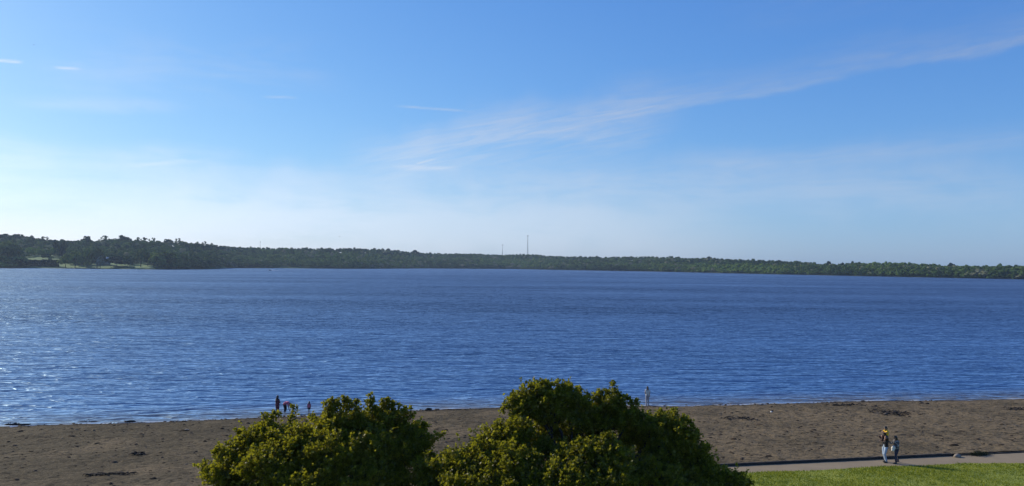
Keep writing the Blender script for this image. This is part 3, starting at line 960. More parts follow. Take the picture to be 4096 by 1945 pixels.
DK, MD, LT, PALE, OLV = (.016, .032, .012), (.036, .064, .018), (.105, .155, .034), (.18, .19, .11), (.085, .115, .028)
SINGLE = [
    (22, 7, 1028, 72, 'broad', MD, 'dark broad tree at the water edge, outermost left on the far shore'),
    (66, 5, 1036, 58, 'round', DK, 'second dark tree from the left end of the far shoreline'),
    (97, 4, 1043, 46, 'low', DK, 'low black-green tree where the left lower meadow begins at the water'),
    (30, 48, 965, 88, 'round', OLV, 'tall yellow-green tree rising behind the dark left-end shore trees'),
    (183, 84, 1012, 32, 'round', MD, 'small tree with a visible dark trunk on the bright upper meadow'),
    (203, 80, 1022, 20, 'low', LT, 'small pale green bush-like tree on the upper meadow beside the trunked tree'),
    (219, 150, 966, 24, 'tall', DK, 'narrower dark upright tree above the upper meadow'),
    (252, 138, 970, 32, 'tall', DK, 'wider dark columnar tree above the upper meadow, right of a narrower one'),
    (262, 16, 1010, 46, 'broad', LT, 'pale green willow-like tree at the right end of the tall dark hedge'),
    (300, 13, 1003, 50, 'broad', LT, 'pale green tree on thin trunks in the middle of the waterside meadow', .08),
    (347, 24, 1000, 34, 'tall', LT, 'slim pale green tree close to the left flank of the biggest round shore tree'),
    (388, 14, 995, 58, 'round', MD, 'biggest round tree on the left meadow shore, left of the grey house'),
    (401, 6, 1024, 27, 'round', (.15, .18, .13), 'little silvery tree in front of the biggest round shore tree'),
    (466, 34, 1022, 76, 'broad', DK, 'very dark dome-shaped tree just right of the grey house'),
    (510, 22, 1025, 30, 'broad', MD, 'thin-trunked tree on the lawn, next right of the dark dome-shaped tree', .1),
    (532, 26, 1029, 26, 'round', OLV, 'small olive tree on the lawn between two thin-trunked trees', .1),
    (563, 32, 997, 38, 'round', OLV, 'tall pale-topped tree with a bare trunk at the right of the lawn', .18),
    (590, 52, 1008, 42, 'broad', MD, 'mid-green spreading tree behind the right end of the lawn'),
    (628, 9, 1012, 64, 'round', LT, 'rounded bright-topped tree where the right end of the lawn meets the woods'),
    (672, 8, 1008, 62, 'broad', MD, 'broad tree at the start of the dark wooded point, next to the bright-topped one'),
    (16, 470, 936, 52, 'round', DK, 'domed tree on the skyline at the left edge of the picture'),
    (72, 470, 936, 62, 'broad', DK, 'wide flat-topped tree on the skyline, second from the left edge'),
    (123, 465, 942, 22, 'round', DK, 'small pointed tree ending the highest left stretch of the skyline'),
    (178, 462, 948, 34, 'sparse', DK, 'thin-leaved tree with sky showing through, above the upper meadow'),
    (342, 455, 943, 36, 'broad', DK, 'umbrella-shaped tree standing out on the skyline above the pale waterside trees'),
    (417, 455, 945, 34, 'sparse', MD, 'half-bare greyish tree on the skyline above the grey house'),
    (493, 452, 942, 44, 'round', DK, 'big smooth domed tree on the skyline, above the lawn right of the house'),
    (552, 450, 951, 26, 'sparse', MD, 'feathery bare-branched tree, first right of the big skyline dome'),
    (578, 450, 949, 26, 'sparse', DK, 'tallest of the feathery bare trees right of the big skyline dome'),
    (606, 448, 952, 26, 'sparse', MD, 'last of the three feathery bare trees right of the skyline dome'),
    (668, 444, 956, 30, 'broad', DK, 'dark rounded tree on the skyline midway between the feathery trees and the slope'),
    (708, 440, 955, 26, 'sparse', DK, 'ragged tree on the skyline where the left hill starts to fall'),
    (812, 430, 966, 22, 'sparse', DK, 'ragged tree halfway down the falling left skyline'),
    (845, 428, 973, 18, 'sparse', MD, 'small wispy tree at the foot of the falling left skyline'),
    (1555, 418, 993, 24, 'broad', DK, 'dark little tree proud of the skyline, left of a larger domed one'),
    (1660, 416, 1000, 36, 'broad', DK, 'larger domed tree proud of the skyline, well left of the two masts'),
    (2656, 8, 1062, 46, 'tall', LT, 'fresh green tree reaching down to the water on the right half of the shore'),
    (2836, 385, 1026, 30, 'round', DK, 'dark skyline tree a little to the right of the fresh green shore tree'),
    (3316, 335, 1044, 30, 'broad', DK, 'solitary mushroom-shaped tree in the skyline dip on the right'),
    (3806, 312, 1052, 26, 'round', DK, 'small round skyline tree above the pale tree near the right edge'),
    (3915, 10, 1074, 74, 'broad', PALE, 'wide pale grey-green tree in the shore woods near the right edge'),
]
for row in SINGLE: far_tree(*row)

# tall clipped row between the two meadows
def hedge_mesh(px0, px1, t0, depth, top_py):
    V, n = [], 0
    N = 2600
    for k in range(N):
        px = rng.uniform(px0, px1); tt_ = t0 + rng.uniform(0, depth)
        q = hill_at(px, tt_)
        Rh = math.hypot(q.x, q.y)
        top = at_dist(px, top_py + 1.2 * math.sin(px * .21) + 1.0 * math.sin(px * .057), Rh).z
        f = rng.uniform(0, 1) ** .75
        if rng.random() < .4: tt_ = t0
        q = hill_at(px, tt_)
        c = np.array([q.x, q.y, q.z + (top - q.z) * f])
        a = rng.normal(size=3); a /= np.linalg.norm(a); b = np.cross(a, rng.normal(size=3)); b /= np.linalg.norm(b)
        s = rng.uniform(.5, 1.1)
        V += [c - a * s - b * s, c + a * s - b * s * .8, c + a * s * .9 + b * s, c - a * s + b * s * .9]
    return np.array(V), np.arange(N * 4).reshape(-1, 4)


V, Q = hedge_mesh(106, 234, 27, 7, 1041)
hq = hill_at(170, 27)
root = empty('hedge', hq)
tag(root, 'tall dark flat-topped hedge between the lower and upper left meadows', 'hedge')
o = mesh_np('foliage', V - np.array(hq), Q, M_CROWN, root)
o.color = (*DK, 1)

# house half hidden among the trees
M_HWALL = simple('house_wall', (.36, .36, .35), .85, .12, .6)
M_HROOF = simple('house_roof', (.55, .55, .55), .6, .15, .8)
M_HGLASS = simple('house_glass', (.03, .04, .05), .15, .2, 1)
M_WHITE = simple('white_paint', (.75, .75, .74), .6, .08, 2)


def house(px, t_in, rz, L, D, wall_h, roof_h, label, wall_m, name='house'):
    q = hill_at(px, t_in)
    root = empty(name, q, rz)
    tag(root, label, 'house' if name == 'house' else 'hut')
    b = MB(); b.box((0, 0, wall_h / 2 - .5), (L, D, wall_h + 1))
    for sx in (-1, 1):                                       # gable triangles
        x = sx * (L / 2 - .01)
        b.add([[x, -D / 2, wall_h], [x, D / 2, wall_h], [x, 0, wall_h + roof_h]], None, [[0, 1, 2]])
    b.build('wall', wall_m, root, smooth=False)
    r = MB(); ov = .5
    for sy in (-1, 1):
        e = (sy * (D / 2 + ov), wall_h - ov * roof_h / (D / 2) + .05); rg = (0, wall_h + roof_h + .06)
        V = [[-L / 2 - ov, e[0], e[1]], [L / 2 + ov, e[0], e[1]], [L / 2 + ov, rg[0], rg[1]], [-L / 2 - ov, rg[0], rg[1]]]
        V += [[v[0], v[1], v[2] + .18] for v in V]
        r.add(V, [[0, 1, 2, 3], [7, 6, 5, 4], [0, 4, 5, 1], [1, 5, 6, 2], [2, 6, 7, 3], [3, 7, 4, 0]])
    rf = r.build('roof', M_HROOF, root, smooth=False)
    if L > 6:
        c = MB(); c.box((L * .22, D * .12, wall_h + roof_h + .5), (.9, .9, 2.0)); c.build('chimney', wall_m, rf, smooth=False)
        n = 4
        for k in range(n):
            w = MB(); w.box((-L / 2 + (k + .5) * L / n, -D / 2 - .03, wall_h * .5), (1.3, .08, 1.5)); w.build('window', M_HGLASS, root, smooth=False)
        d = MB(); d.box((L * .02, -D / 2 - .04, 1.05), (1.1, .1, 2.1)); d.build('door', M_HWALL, root, smooth=False)
    return root


house(415, 56, math.radians(-10), 14.5, 9.5, 6.6, 4.4, 'grey house with a pale roof among trees on the left far bank', M_HWALL)
house(505, 262, math.radians(10), 4.4, 3.0, 2.4, 1.0, 'tiny white-roofed hut high among the trees, right of the grey house', M_WHITE, 'hut')

# radio masts beyond the ridge
M_STEEL = simple('mast_steel', (.16, .18, .20), .5, .1, .2, .3)


def mast(px, top_py, t_in, spread, rad, label, head=2.6):
    q = hill_at(px, t_in)
    Rh = math.hypot(q.x, q.y)
    H = at_dist(px, top_py, Rh).z - q.z
    root = empty('radio_mast', q)
    tag(root, label, 'radio mast')
    legs = [(math.cos(a) * spread, math.sin(a) * spread) for a in (2.9, 5.0, .8)]
    m = MB()
    for lx, ly in legs:
        m.tube([(lx, ly, -2), (lx * .45, ly * .45, H * .55), (lx * .16, ly * .16, H)], [rad, rad * .85, rad * .7], 6)
    nseg = 26
    for k in range(nseg):
        f0, f1 = k / nseg, (k + 1) / nseg
        w0, w1 = 1 - f0 * .84, 1 - f1 * .84
        for i in range(3):
            a, b = legs[i], legs[(i + 1) % 3]
            m.tube([(a[0] * w0, a[1] * w0, H * f0), (b[0] * w1, b[1] * w1, H * f1)], [rad * .3] * 2, 4, False)
    m.build('lattice', M_STEEL, root)
    p = MB(); p.tube([(0, 0, H - 1.6), (0, 0, H - 1.2)], [head, head], 10)
    for k in range(6):
        a = k * 1.047
        p.box((math.cos(a) * head, math.sin(a) * head, H - .2), (.5, .5, 2.6), a)
    p.build('antenna_platform', M_STEEL, root, smooth=False)
    sp_ = MB(); sp_.tube([(0, 0, H - 1), (0, 0, H + 3.0)], [.18, .05], 6); sp_.build('spike', M_STEEL, root)


mast(2009, 980, 640, .9, .42, 'shorter thin mast with a flat head, left of the tall mast on the skyline')
mast(2110, 943, 640, 2.6, .42, 'tall slender two-legged mast with a small head on the skyline')
mast(1039, 968, 640, .5, .16, 'very thin short aerial on the skyline above the wooded point', .5)

# two birds far out in the sky
M_BIRD = simple('dark_feather', (.03, .03, .033), .8, .2, 30)


def bird(px, py, R, span, rz, label):
    root = empty('bird', at_dist(px, py, R), rz)
    tag(root, label, 'bird')
    b = MB()
    b.ball((0, 0, 0), (span * .16, span * .055, span * .05)); b.ball((span * .17, 0, span * .02), span * .04)
    b.tube([(-span * .12, 0, 0), (-span * .25, 0, .0)], [span * .035, span * .06], 6)
    for sy in (-1, 1):
        P = [(.06, 0, 0), (.10, .22, .11), (.02, .5, .07), (-.05, .30, .09), (-.07, 0, .0)]
        V = [[p[0] * span, sy * p[1] * span, p[2] * span + dz * span] for dz in (.012, -.004) for p in P]
        b.add(V, None, [[0, 1, 4], [1, 3, 4], [1, 2, 3], [5, 9, 6], [6, 9, 8], [6, 8, 7]])
    b.build('body', M_BIRD, root)


bird(135, 180, 260, .95, 2.6, 'tiny dark bird high in the blue sky at the upper left')
bird(1358, 946, 420, 1.2, .4, 'tiny dark bird low in the pale sky just above the far woods')

# small open motorboat with its wake
bp = at(1079, 1083.0, 0)
broot = empty('motorboat', (bp.x, bp.y, 0), math.pi + .05)
tag(broot, 'small dark motorboat running left ahead of a white wake', 'boat')
M_HULL = simple('hull_navy', (.015, .02, .05), .3, .15, 2)
M_DECK = simple('deck_grey', (.30, .31, .33), .5, .1, 3)
st = [(-2.3, .85, .62), (-1.2, .95, .66), (0, .95, .74), (1.1, .75, .86), (1.9, .40, 1.0), (2.4, .03, 1.1)]
V, Q = [], []
for x, hw, top in st:
    V += [[x, -hw, top], [x, -hw * .8, .12], [x, 0, -.2 + max(0, x - 1.4) * .5], [x, hw * .8, .12], [x, hw, top], [x, hw * .86, top], [x, hw * .7, .3], [x, -hw * .7, .3], [x, -hw * .86, top]]
n = 9
for i in range(len(st) - 1):
    for k in range(n): Q.append([i * n + k, (i + 1) * n + k, (i + 1) * n + (k + 1) % n, i * n + (k + 1) % n])
b = MB(); b.add(V, Q); b.add(V[:9], [[0, 1, 7, 8], [3, 4, 5, 6]], [[1, 2, 7], [2, 6, 7], [2, 3, 6]])
b.build('hull', M_HULL, broot, smooth=False)
b = MB(); b.box((.75, 0, .98), (.55, .9, .55), 0, .8); b.build('console', M_DECK, broot, smooth=False)
b = MB(); b.tube([(.95, -.45, 1.2), (.78, -.42, 1.55), (.78, .42, 1.55), (.95, .45, 1.2)], [.03] * 4, 6); b.build('windscreen_frame', M_DECK, broot)
b = MB(); b.box((-.55, 0, .52), (.6, 1.2, .36), 0, .94); b.build('seat', M_DECK, broot, smooth=False)
b = MB(); b.box((-2.45, 0, .72), (.42, .38, .62), 0, .8); b.tube([(-2.5, 0, .5), (-2.55, 0, -.3)], [.08, .06], 6); b.build('outboard_motor', M_HULL, broot, smooth=False)
# foam: spray off the bow and a churned trail
t = new_mat('foam_white')
t.principled(Base_Color=(.80, .84, .88, 1), Roughness=.8)
M_FOAM = t.m
b = MB()
rb = np.random.default_rng(77)
for k in range(420):
    x = -2.6 - rb.gamma(1.4, 2.6)
    y = rb.normal(0, .28 + .06 * abs(x))
    s = rb.uniform(.2, .5) * max(.35, 1 - abs(x) / 18)
    b.ball((x, y, .03 + (rb.uniform(0, 1.1) * max(.15, 1 - abs(x) / 13))), (s * 1.6, s, s * (1.0 if x > -8 else .5)), 6, 5, .15)
for k in range(70):
    sy = rb.choice([-1, 1])
    f = rb.uniform(0, 1)
    b.ball((2.2 - 1.5 * f + rb.normal(0, .12), sy * (.35 + .8 * f) + rb.normal(0, .1), .12 + rb.uniform(0, .42)), rb.uniform(.14, .34), 6, 5, .15)
o = b.build('wake', M_FOAM)
o.location = (bp.x, bp.y, 0.0); o.rotation_euler = (0, 0, math.pi + .05)
tag(o, 'white foam churned up by the motorboat', 'wake', kind='stuff')
# ------------------------------------------------------------------ people
def blob(name, mb, voxel, mat, parent, smooth_it=4):
    """union of overlapping tapered limbs, fused into one continuous skin"""
    o = mb.build('tmp', None)
    m = o.modifiers.new('r', 'REMESH'); m.mode = 'VOXEL'; m.voxel_size = voxel; m.use_smooth_shade = True
    s = o.modifiers.new('s', 'SMOOTH'); s.iterations = smooth_it; s.factor = .5
    dg = bpy.context.evaluated_depsgraph_get()
    me = bpy.data.meshes.new_from_object(o.evaluated_get(dg))
    me.name = name
    bpy.data.objects.remove(o)
    me.materials.clear(); me.materials.append(mat)
    q = bpy.data.objects.new(name, me); COL.objects.link(q); q.parent = parent
    return q


def limb(mb, pts, rad, seg=10):
    """tapered limb with rounded joints"""
    mb.tube(pts, rad, seg)
    for p, r in zip(pts, rad): mb.ball(p, r * .99, 10, 7)


def vec(*a): return Vector(a)


def hand(mb, wrist, d, side_v, curl, k):
    """palm, four fingers of different length and a thumb set on the side of the palm"""
    d = d.normalized(); side_v = (side_v - d * side_v.dot(d)).normalized()
    down = d.cross(side_v).normalized()
    palm = wrist + d * .05 * k
    mb.tube([wrist, wrist + d * .03 * k, wrist + d * .085 * k], [.024 * k, .034 * k, .036 * k], 8)
    for i, ln in enumerate((.068, .078, .074, .058)):
        b0 = wrist + d * .082 * k + side_v * (.030 - .020 * i) * k
        p1 = b0 + (d * math.cos(curl * .4) + down * math.sin(curl * .4)) * ln * .45 * k
        p2 = p1 + (d * math.cos(curl) + down * math.sin(curl)) * ln * .33 * k
        p3 = p2 + (d * math.cos(curl * 1.5) + down * math.sin(curl * 1.5)) * ln * .25 * k
        mb.tube([b0 - d * .02 * k, p1, p2, p3], [.0105 * k, .0100 * k, .0092 * k, .0075 * k], 7)
    t0 = wrist + d * .03 * k + side_v * .030 * k
    t1 = t0 + (d * .6 + side_v * .75 + down * .2).normalized() * .040 * k
    mb.tube([t0, t1, t1 + (d * .9 + side_v * .2 + down * .4).normalized() * .030 * k], [.014 * k, .0125 * k, .009 * k], 7)


BASE_POSE = dict(pelvis=(0, 0, .95), waist=(0, 0, 1.10), chest=(0, 0, 1.30), neck=(.0, 0, 1.46), head=(.02, 0, 1.63),
                 shL=(0, .18, 1.41), elL=(.0, .22, 1.12), haL=(.06, .22, .88), shR=(0, -.18, 1.41), elR=(.0, -.22, 1.12), haR=(.06, -.22, .88),
                 hiL=(0, .09, .92), knL=(.03, .10, .50), anL=(-.02, .10, .08), hiR=(0, -.09, .92), knR=(.03, -.10, .50), anR=(-.02, -.10, .08))


def person(label, loc, rz, height, pose, skin, hair, top, bottom, shoes, hair_len=0.0, sleeve=.5, leg_cov=1.0, bulk=1.0, child=False, skirt=False, face=None):
    P = {k: Vector(v) for k, v in {**BASE_POSE, **pose}.items()}
    k = height / 1.75
    root = empty('person', loc, rz)
    tag(root, label, 'person')
    root.scale = (k, k, k)
    hk = 1.28 if child else 1.0                      # children have larger heads for their height
    B = bulk
    face = Vector(face) if face else Vector((1, 0, 0))
    body = MB()
    across = (P['shL'] - P['shR']).normalized()
    def tor(f, z): return z
    for sgn, sh, hi in ((1, 'shL', 'hiL'), (-1, 'shR', 'hiR')):
        limb(body, [P[hi], P['waist'] + across * .07 * sgn, P['chest'] + across * .085 * sgn, P[sh] * .72 + P['neck'] * .28], [.105 * B, .098 * B, .108 * B, .055])
        limb(body, [P[sh], (P[sh] + P[sh.replace('sh', 'el')]) / 2, P[sh.replace('sh', 'el')]], [.052 * B, .046 * B, .038])
        el, ha = P[sh.replace('sh', 'el')], P[sh.replace('sh', 'ha')]
        limb(body, [el, el * .65 + ha * .35, ha], [.038, .038, .024])
        hand(body, ha, ha - el, Vector((.4, -sgn, .2)) , .55, 1.0)
        kn, an = P[hi.replace('hi', 'kn')], P[hi.replace('hi', 'an')]
        limb(body, [P[hi], P[hi] * .6 + kn * .4, kn], [.088 * B, .078 * B, .054])
        limb(body, [kn, kn * .68 + an * .32, an], [.054, .056, .034])
        fwd = Vector((1, 0, 0)) if abs(an.z - kn.z) > .15 else Vector((.6, 0, -.6))
        limb(body, [an + Vector((-.03, 0, -.03)), an + fwd * .09 + Vector((0, 0, -.045)), an + fwd * .16 + Vector((0, 0, -.052))], [.034, .032, .022])
    limb(body, [P['pelvis'], P['waist'], P['chest'], P['neck']], [.10 * B, .095 * B, .10 * B, .055])
    up = (P['head'] - P['neck']).normalized()
    fw = (face - up * face.dot(up)).normalized(); sd = up.cross(fw)
    h = P['head']
    limb(body, [P['neck'], P['neck'] + up * .07, h - up * .04], [.055, .052, .05])
    R3 = Matrix((fw, sd, up)).transposed()
    body.ball(h + up * .015 * hk, (.098 * hk, .076 * hk, .108 * hk), 14, 10, 0, R3)
    body.ball(h + fw * .03 * hk - up * .055 * hk, (.062 * hk, .055 * hk, .062 * hk), 12, 8, 0, R3)
    body.ball(h + fw * .100 * hk - up * .012 * hk, (.018 * hk, .013 * hk, .022 * hk), 8, 6, 0, R3)          # nose
    body.ball(h + fw * .086 * hk - up * .062 * hk, (.012 * hk, .024 * hk, .010 * hk), 8, 6, 0, R3)          # lips
    for s_ in (-1, 1): body.ball(h + sd * s_ * .077 * hk - fw * .005, (.02 * hk, .010 * hk, .03 * hk), 8, 6, 0, R3)
    blob('body', body, .010, skin, root)
    for s_ in (-1, 1):
        e = MB(); e.ball(h + fw * .088 * hk + sd * s_ * .032 * hk + up * .018 * hk, .011 * hk, 8, 6)
        e.build('eye', M_EYE, root)
    # hair
    hr = MB()
    hr.ball(h + up * .042 * hk - fw * .018 * hk, (.108 * hk, .088 * hk, .098 * hk), 14, 10, 0, R3)
    hr.ball(h - fw * .055 * hk - up * .01 * hk, (.062 * hk, .078 * hk, .085 * hk), 12, 8, 0, R3)
    if hair_len > 0:
        dn = Vector((-.25, 0, -1)) if up.z > .3 else Vector((.1, 0, -1))
        q0 = h - fw * .06 * hk
        limb(hr, [q0, q0 + dn * hair_len * .5, q0 + dn * hair_len], [.078 * hk, .070 * hk, .035 * hk])
        for s_ in (-1, 1): limb(hr, [h + sd * s_ * .06 * hk, h + sd * s_ * .075 * hk + dn * hair_len * .6], [.045 * hk, .028 * hk])
    blob('hair', hr, .014, hair, root, 2)
    # top
    c = MB(); g = .014
    for sgn, sh, hi in ((1, 'shL', 'hiL'), (-1, 'shR', 'hiR')):
        limb(c, [P[hi] * .85 + P['waist'] * .15, P['waist'] + across * .07 * sgn, P['chest'] + across * .085 * sgn, P[sh] * .74 + P['neck'] * .26], [.108 * B + g, .100 * B + g, .110 * B + g, .058 + g])
        if sleeve > 0:
            el, ha = P[sh.replace('sh', 'el')], P[sh.replace('sh', 'ha')]
            if sleeve <= 1: limb(c, [P[sh], P[sh] * (1 - sleeve) + el * sleeve], [.054 * B + g, .046 * B + g])
            else: limb(c, [P[sh], el, el * (2 - sleeve) + ha * (sleeve - 1)], [.054 * B + g, .040 + g, .030 + g])
    limb(c, [P['waist'], P['chest']], [.10 * B + g, .105 * B + g])
    blob('shirt', c, .013, top, root, 3)
    # trousers, shorts or skirt
    if bottom is not None:
        c = MB()
        for hi in ('hiL', 'hiR'):
            kn, an = P[hi.replace('hi', 'kn')], P[hi.replace('hi', 'an')]
            if leg_cov <= .5: e_ = P[hi] * (1 - leg_cov * 2) + kn * leg_cov * 2; limb(c, [P['pelvis'] * .4 + P[hi] * .6, P[hi], e_], [.105 * B + g, .09 * B + g, .075 * B + g])
            else:
                f = (leg_cov - .5) * 2
                limb(c, [P['pelvis'] * .4 + P[hi] * .6, P[hi], P[hi] * .5 + kn * .5, kn, kn * (1 - f) + an * f], [.108 * B + g, .092 * B + g, .08 * B + g, .062 + g, .05 + g])
        limb(c, [P['pelvis'], P['waist'] * .5 + P['pelvis'] * .5], [.108 * B + g, .10 * B + g])
        blob('trousers' if leg_cov > .5 else 'shorts', c, .013, bottom, root, 3)
    if shoes is not None:
        for an in ('anL', 'anR'):
            c = MB(); a = P[an]
            limb(c, [a + Vector((-.035, 0, -.038)), a + Vector((.07, 0, -.045)), a + Vector((.165, 0, -.05))], [.043, .042, .032])
            c.box(a + Vector((.065, 0, -.078)), (.27, .085, .022))
            blob('shoe', c, .012, shoes, root, 2)
    return root


M_EYE = simple('eye_dark', (.02, .015, .012), .2, .1, 50)
M_SKIN = simple('skin_tan', (.30, .17, .11), .55, .08, 14)
M_SKIN_D = simple('skin_brown', (.12, .065, .042), .55, .08, 14)
M_HAIR_D = simple('hair_black', (.010, .008, .007), .5, .3, 60)
M_BLACK = simple('cloth_black', (.012, .011, .012), .85, .25, 25)
M_JEANS_L = simple('denim_pale', (.30, .38, .48), .85, .28, 9)
M_JEANS_D = simple('denim_dark', (.022, .028, .055), .85, .3, 12)
M_YELLOW = simple('cloth_yellow', (.75, .46, .02), .8, .15, 15)
M_PINK = simple('cloth_pink', (.48, .11, .17), .8, .25, 12)
M_DPINK = simple('cloth_dark_rose', (.10, .022, .034), .8, .4, 9)
M_CREAM = simple('cloth_cream', (.62, .58, .50), .8, .18, 8)
M_GREYT = simple('cloth_pale_grey', (.34, .31, .31), .8, .2, 9)
M_SHOE = simple('shoe_dark', (.03, .026, .024), .7, .2, 20)
t = new_mat('cloth_patterned')
c = t.ramp(t.noise(t.pos(), 8, 3, .6), [(.42, (.05, .05, .055)), (.55, (.16, .15, .15)), (.64, (.55, .52, .46))])
t.principled(Base_Color=c, Roughness=.85)
M_PATT = t.m

left_dir = math.atan2(-cf[0], -1.0)                           # along the path, towards the left
man_p = at(3541, 1850, PATH_Z); wom_p = at(3586, 1853, PATH_Z)
man_l = (man_p.x, man_p.y, PATH_Z + .006)
man = person('man in black t-shirt and pale jeans walking with a small child on his shoulders', man_l, left_dir + .15, 1.76, dict(
    head=(.05, 0, 1.62), elL=(.20, .25, 1.47), haL=(.17, .16, 1.36), elR=(.24, -.24, 1.50), haR=(.17, -.16, 1.36),
    knL=(.15, .10, .52), anL=(.02, .10, .10), knR=(.02, -.10, .49), anR=(-.13, -.10, .10)),
    M_SKIN_D, M_HAIR_D, M_BLACK, M_JEANS_L, M_SHOE, sleeve=.55, bulk=1.05)
ck = 1.76 / 1.75
child = person('small child in yellow shirt riding on the shoulders of the man', man_l, left_dir + .15, 1.75 * ck, dict(
    pelvis=(-.09, 0, 1.565), waist=(-.085, 0, 1.66), chest=(-.075, 0, 1.77), neck=(-.06, 0, 1.86), head=(-.03, 0, 1.965),
    shL=(-.07, .105, 1.835), elL=(.06, .16, 1.77), haL=(.13, .09, 1.76), shR=(-.07, -.105, 1.835), elR=(.06, -.16, 1.77), haR=(.13, -.09, 1.76),
    hiL=(-.06, .085, 1.545), knL=(.115, .13, 1.52), anL=(.135, .125, 1.30), hiR=(-.06, -.085, 1.545), knR=(.115, -.13, 1.52), anR=(.135, -.125, 1.30)),
    M_SKIN, M_HAIR_D, M_YELLOW, M_JEANS_D, None, sleeve=.6, leg_cov=.4, bulk=.66)
wl = (wom_p.x, wom_p.y, PATH_Z + .006)
woman = person('dark-haired woman in a patterned grey top and dark jeans reaching toward the man', wl, left_dir + .05, 1.60, dict(
    head=(.07, 0, 1.62), neck=(.03, 0, 1.46), chest=(.02, 0, 1.30), elL=(.10, .24, 1.15), haL=(.28, .12, 1.08), elR=(.17, -.24, 1.22), haR=(.42, -.22, 1.30),
    knL=(.13, .09, .50), anL=(.12, .09, .09), knR=(-.02, -.10, .50), anR=(-.22, -.10, .13)),
    M_SKIN, M_HAIR_D, M_PATT, M_JEANS_D, M_SHOE, hair_len=.22, sleeve=1.5, bulk=.98, leg_cov=.93)
# pale cloth bag held in front of the woman
b = MB()
b.ball((0, 0, -.10), (.13, .09, .13), 12, 9, .05); b.ball((.05, .02, -.20), (.10, .08, .10), 12, 9, .05)
b.tube([(-.05, 0, -.02), (0, 0, .06), (.05, 0, -.02)], [.012, .012, .012], 6)
f = Vector((math.cos(left_dir), math.sin(left_dir), 0)); s_ = Vector((-f.y, f.x, 0))
bag = blob('bag', b, .014, M_CREAM, None, 2)
bag.location = Vector(wl) + f * .31 + s_ * .13 + Vector((0, 0, 1.02))
bag.rotation_euler = (0, 0, left_dir)
tag(bag, 'pale cream cloth bag held in front of the woman on the path', 'bag')

# bathers at the water's edge
def shore_pt(px, py):
    q = on_beach(px, py)
    return (q.x, q.y, float(beach_z(np.array([q.x]), np.array([q.y]))[0]) - .01)


person('tall bather with long black hair and dark rose swimwear standing at the water edge', shore_pt(1109, 1664), math.radians(60), 1.66, dict(
    elL=(.05, .24, 1.14), haL=(.22, .16, 1.10), elR=(.05, -.24, 1.14), haR=(.22, -.16, 1.08), anL=(-.02, .11, .08)),
    M_SKIN_D, M_HAIR_D, M_DPINK, M_DPINK, None, hair_len=.42, sleeve=.0, leg_cov=.28, bulk=1.08)
person('bather in pink bending right over beside the water, back arched up', shore_pt(1141, 1654), math.radians(-8), 1.58, dict(
    pelvis=(-.10, 0, .88), waist=(.04, 0, .98), chest=(.24, 0, .98), neck=(.40, 0, .88), head=(.50, 0, .76),
    shL=(.34, .17, .90), elL=(.36, .19, .62), haL=(.40, .16, .38), shR=(.34, -.17, .90), elR=(.38, -.19, .62), haR=(.46, -.16, .36),
    hiL=(-.08, .09, .86), knL=(.03, .11, .47), anL=(-.03, .11, .08), hiR=(-.08, -.09, .86), knR=(.00, -.11, .46), anR=(-.06, -.11, .08)),
    M_SKIN_D, M_HAIR_D, M_PINK, M_BLACK, None, hair_len=.20, sleeve=.4, leg_cov=.8, bulk=1.12, face=(.5, 0, -1))
person('small girl in dark pink swimsuit standing alone at the water edge', shore_pt(1236, 1656), math.radians(100), 1.02, dict(
    elL=(.02, .25, 1.16), haL=(.08, .27, .92), elR=(.02, -.23, 1.14), haR=(.10, -.22, .92)),
    M_SKIN_D, M_HAIR_D, M_PINK, M_BLACK, None, hair_len=.26, sleeve=0, leg_cov=.25, bulk=1.08, child=True)
person('lone woman in white top and pale trousers standing by the water behind the right tree', shore_pt(2590, 1622), math.radians(95), 1.70, dict(
    elL=(.02, .22, 1.13), haL=(.14, .12, .98), elR=(.02, -.21, 1.13), haR=(.08, -.22, .90), knR=(.04, -.08, .50)),
    M_SKIN, M_HAIR_D, M_CREAM, M_GREYT, M_SHOE, hair_len=.20, sleeve=.5, bulk=.92)
# at the helm of the far boat
person('boater in dark clothes standing at the console of the far motorboat', (bp.x - .05, bp.y, .34), math.pi + .05, 1.75, dict(
    elL=(.20, .23, 1.16), haL=(.45, .18, 1.18), elR=(.20, -.23, 1.16), haR=(.45, -.18, 1.18)),
    M_SKIN, M_HAIR_D, M_BLACK, M_JEANS_D, M_SHOE, sleeve=1.6)
# ------------------------------------------------------------------ things washed up on the beach
M_WOOD = simple('driftwood', (.030, .023, .018), .95, .4, 5)
M_WEED = simple('dead_weed', (.034, .025, .017), .95, .4, 8)
M_PALE = simple('pale_litter', (.55, .53, .50), .7, .1, 10)
M_STONE = simple('pale_stone', (.25, .21, .165), .9, .2, 5)


def bz(x, y): return float(beach_z(np.array([x]), np.array([y]))[0])


def driftwood(px, py, L, rad, ang, label, seed):
    r = np.random.default_rng(seed)
    q = on_beach(px, py)
    root = empty('driftwood_log', (q.x, q.y, bz(q.x, q.y) + rad * .5), ang)
    tag(root, label, 'driftwood')
    pts = [(-L / 2 + L * k / 5, r.normal(0, rad * .5), r.normal(0, rad * .25) + rad * .3) for k in range(6)]
    b = MB(); b.tube(pts, [rad * v for v in (.6, 1, .95, 1.05, .8, .4)], 9)
    b.build('log', M_WOOD, root)
    for k in range(3):
        i = r.integers(1, 5)
        p = Vector(pts[i]); d = Vector((r.normal(0, .6), r.normal(0, .8), r.uniform(.2, 1.1))).normalized()
        b = MB(); b.tube([p, p + d * L * .12, p + d * L * .22 + Vector((0, 0, -.04))], [rad * .4, rad * .28, rad * .12], 6)
        b.build('branch', M_WOOD, root)


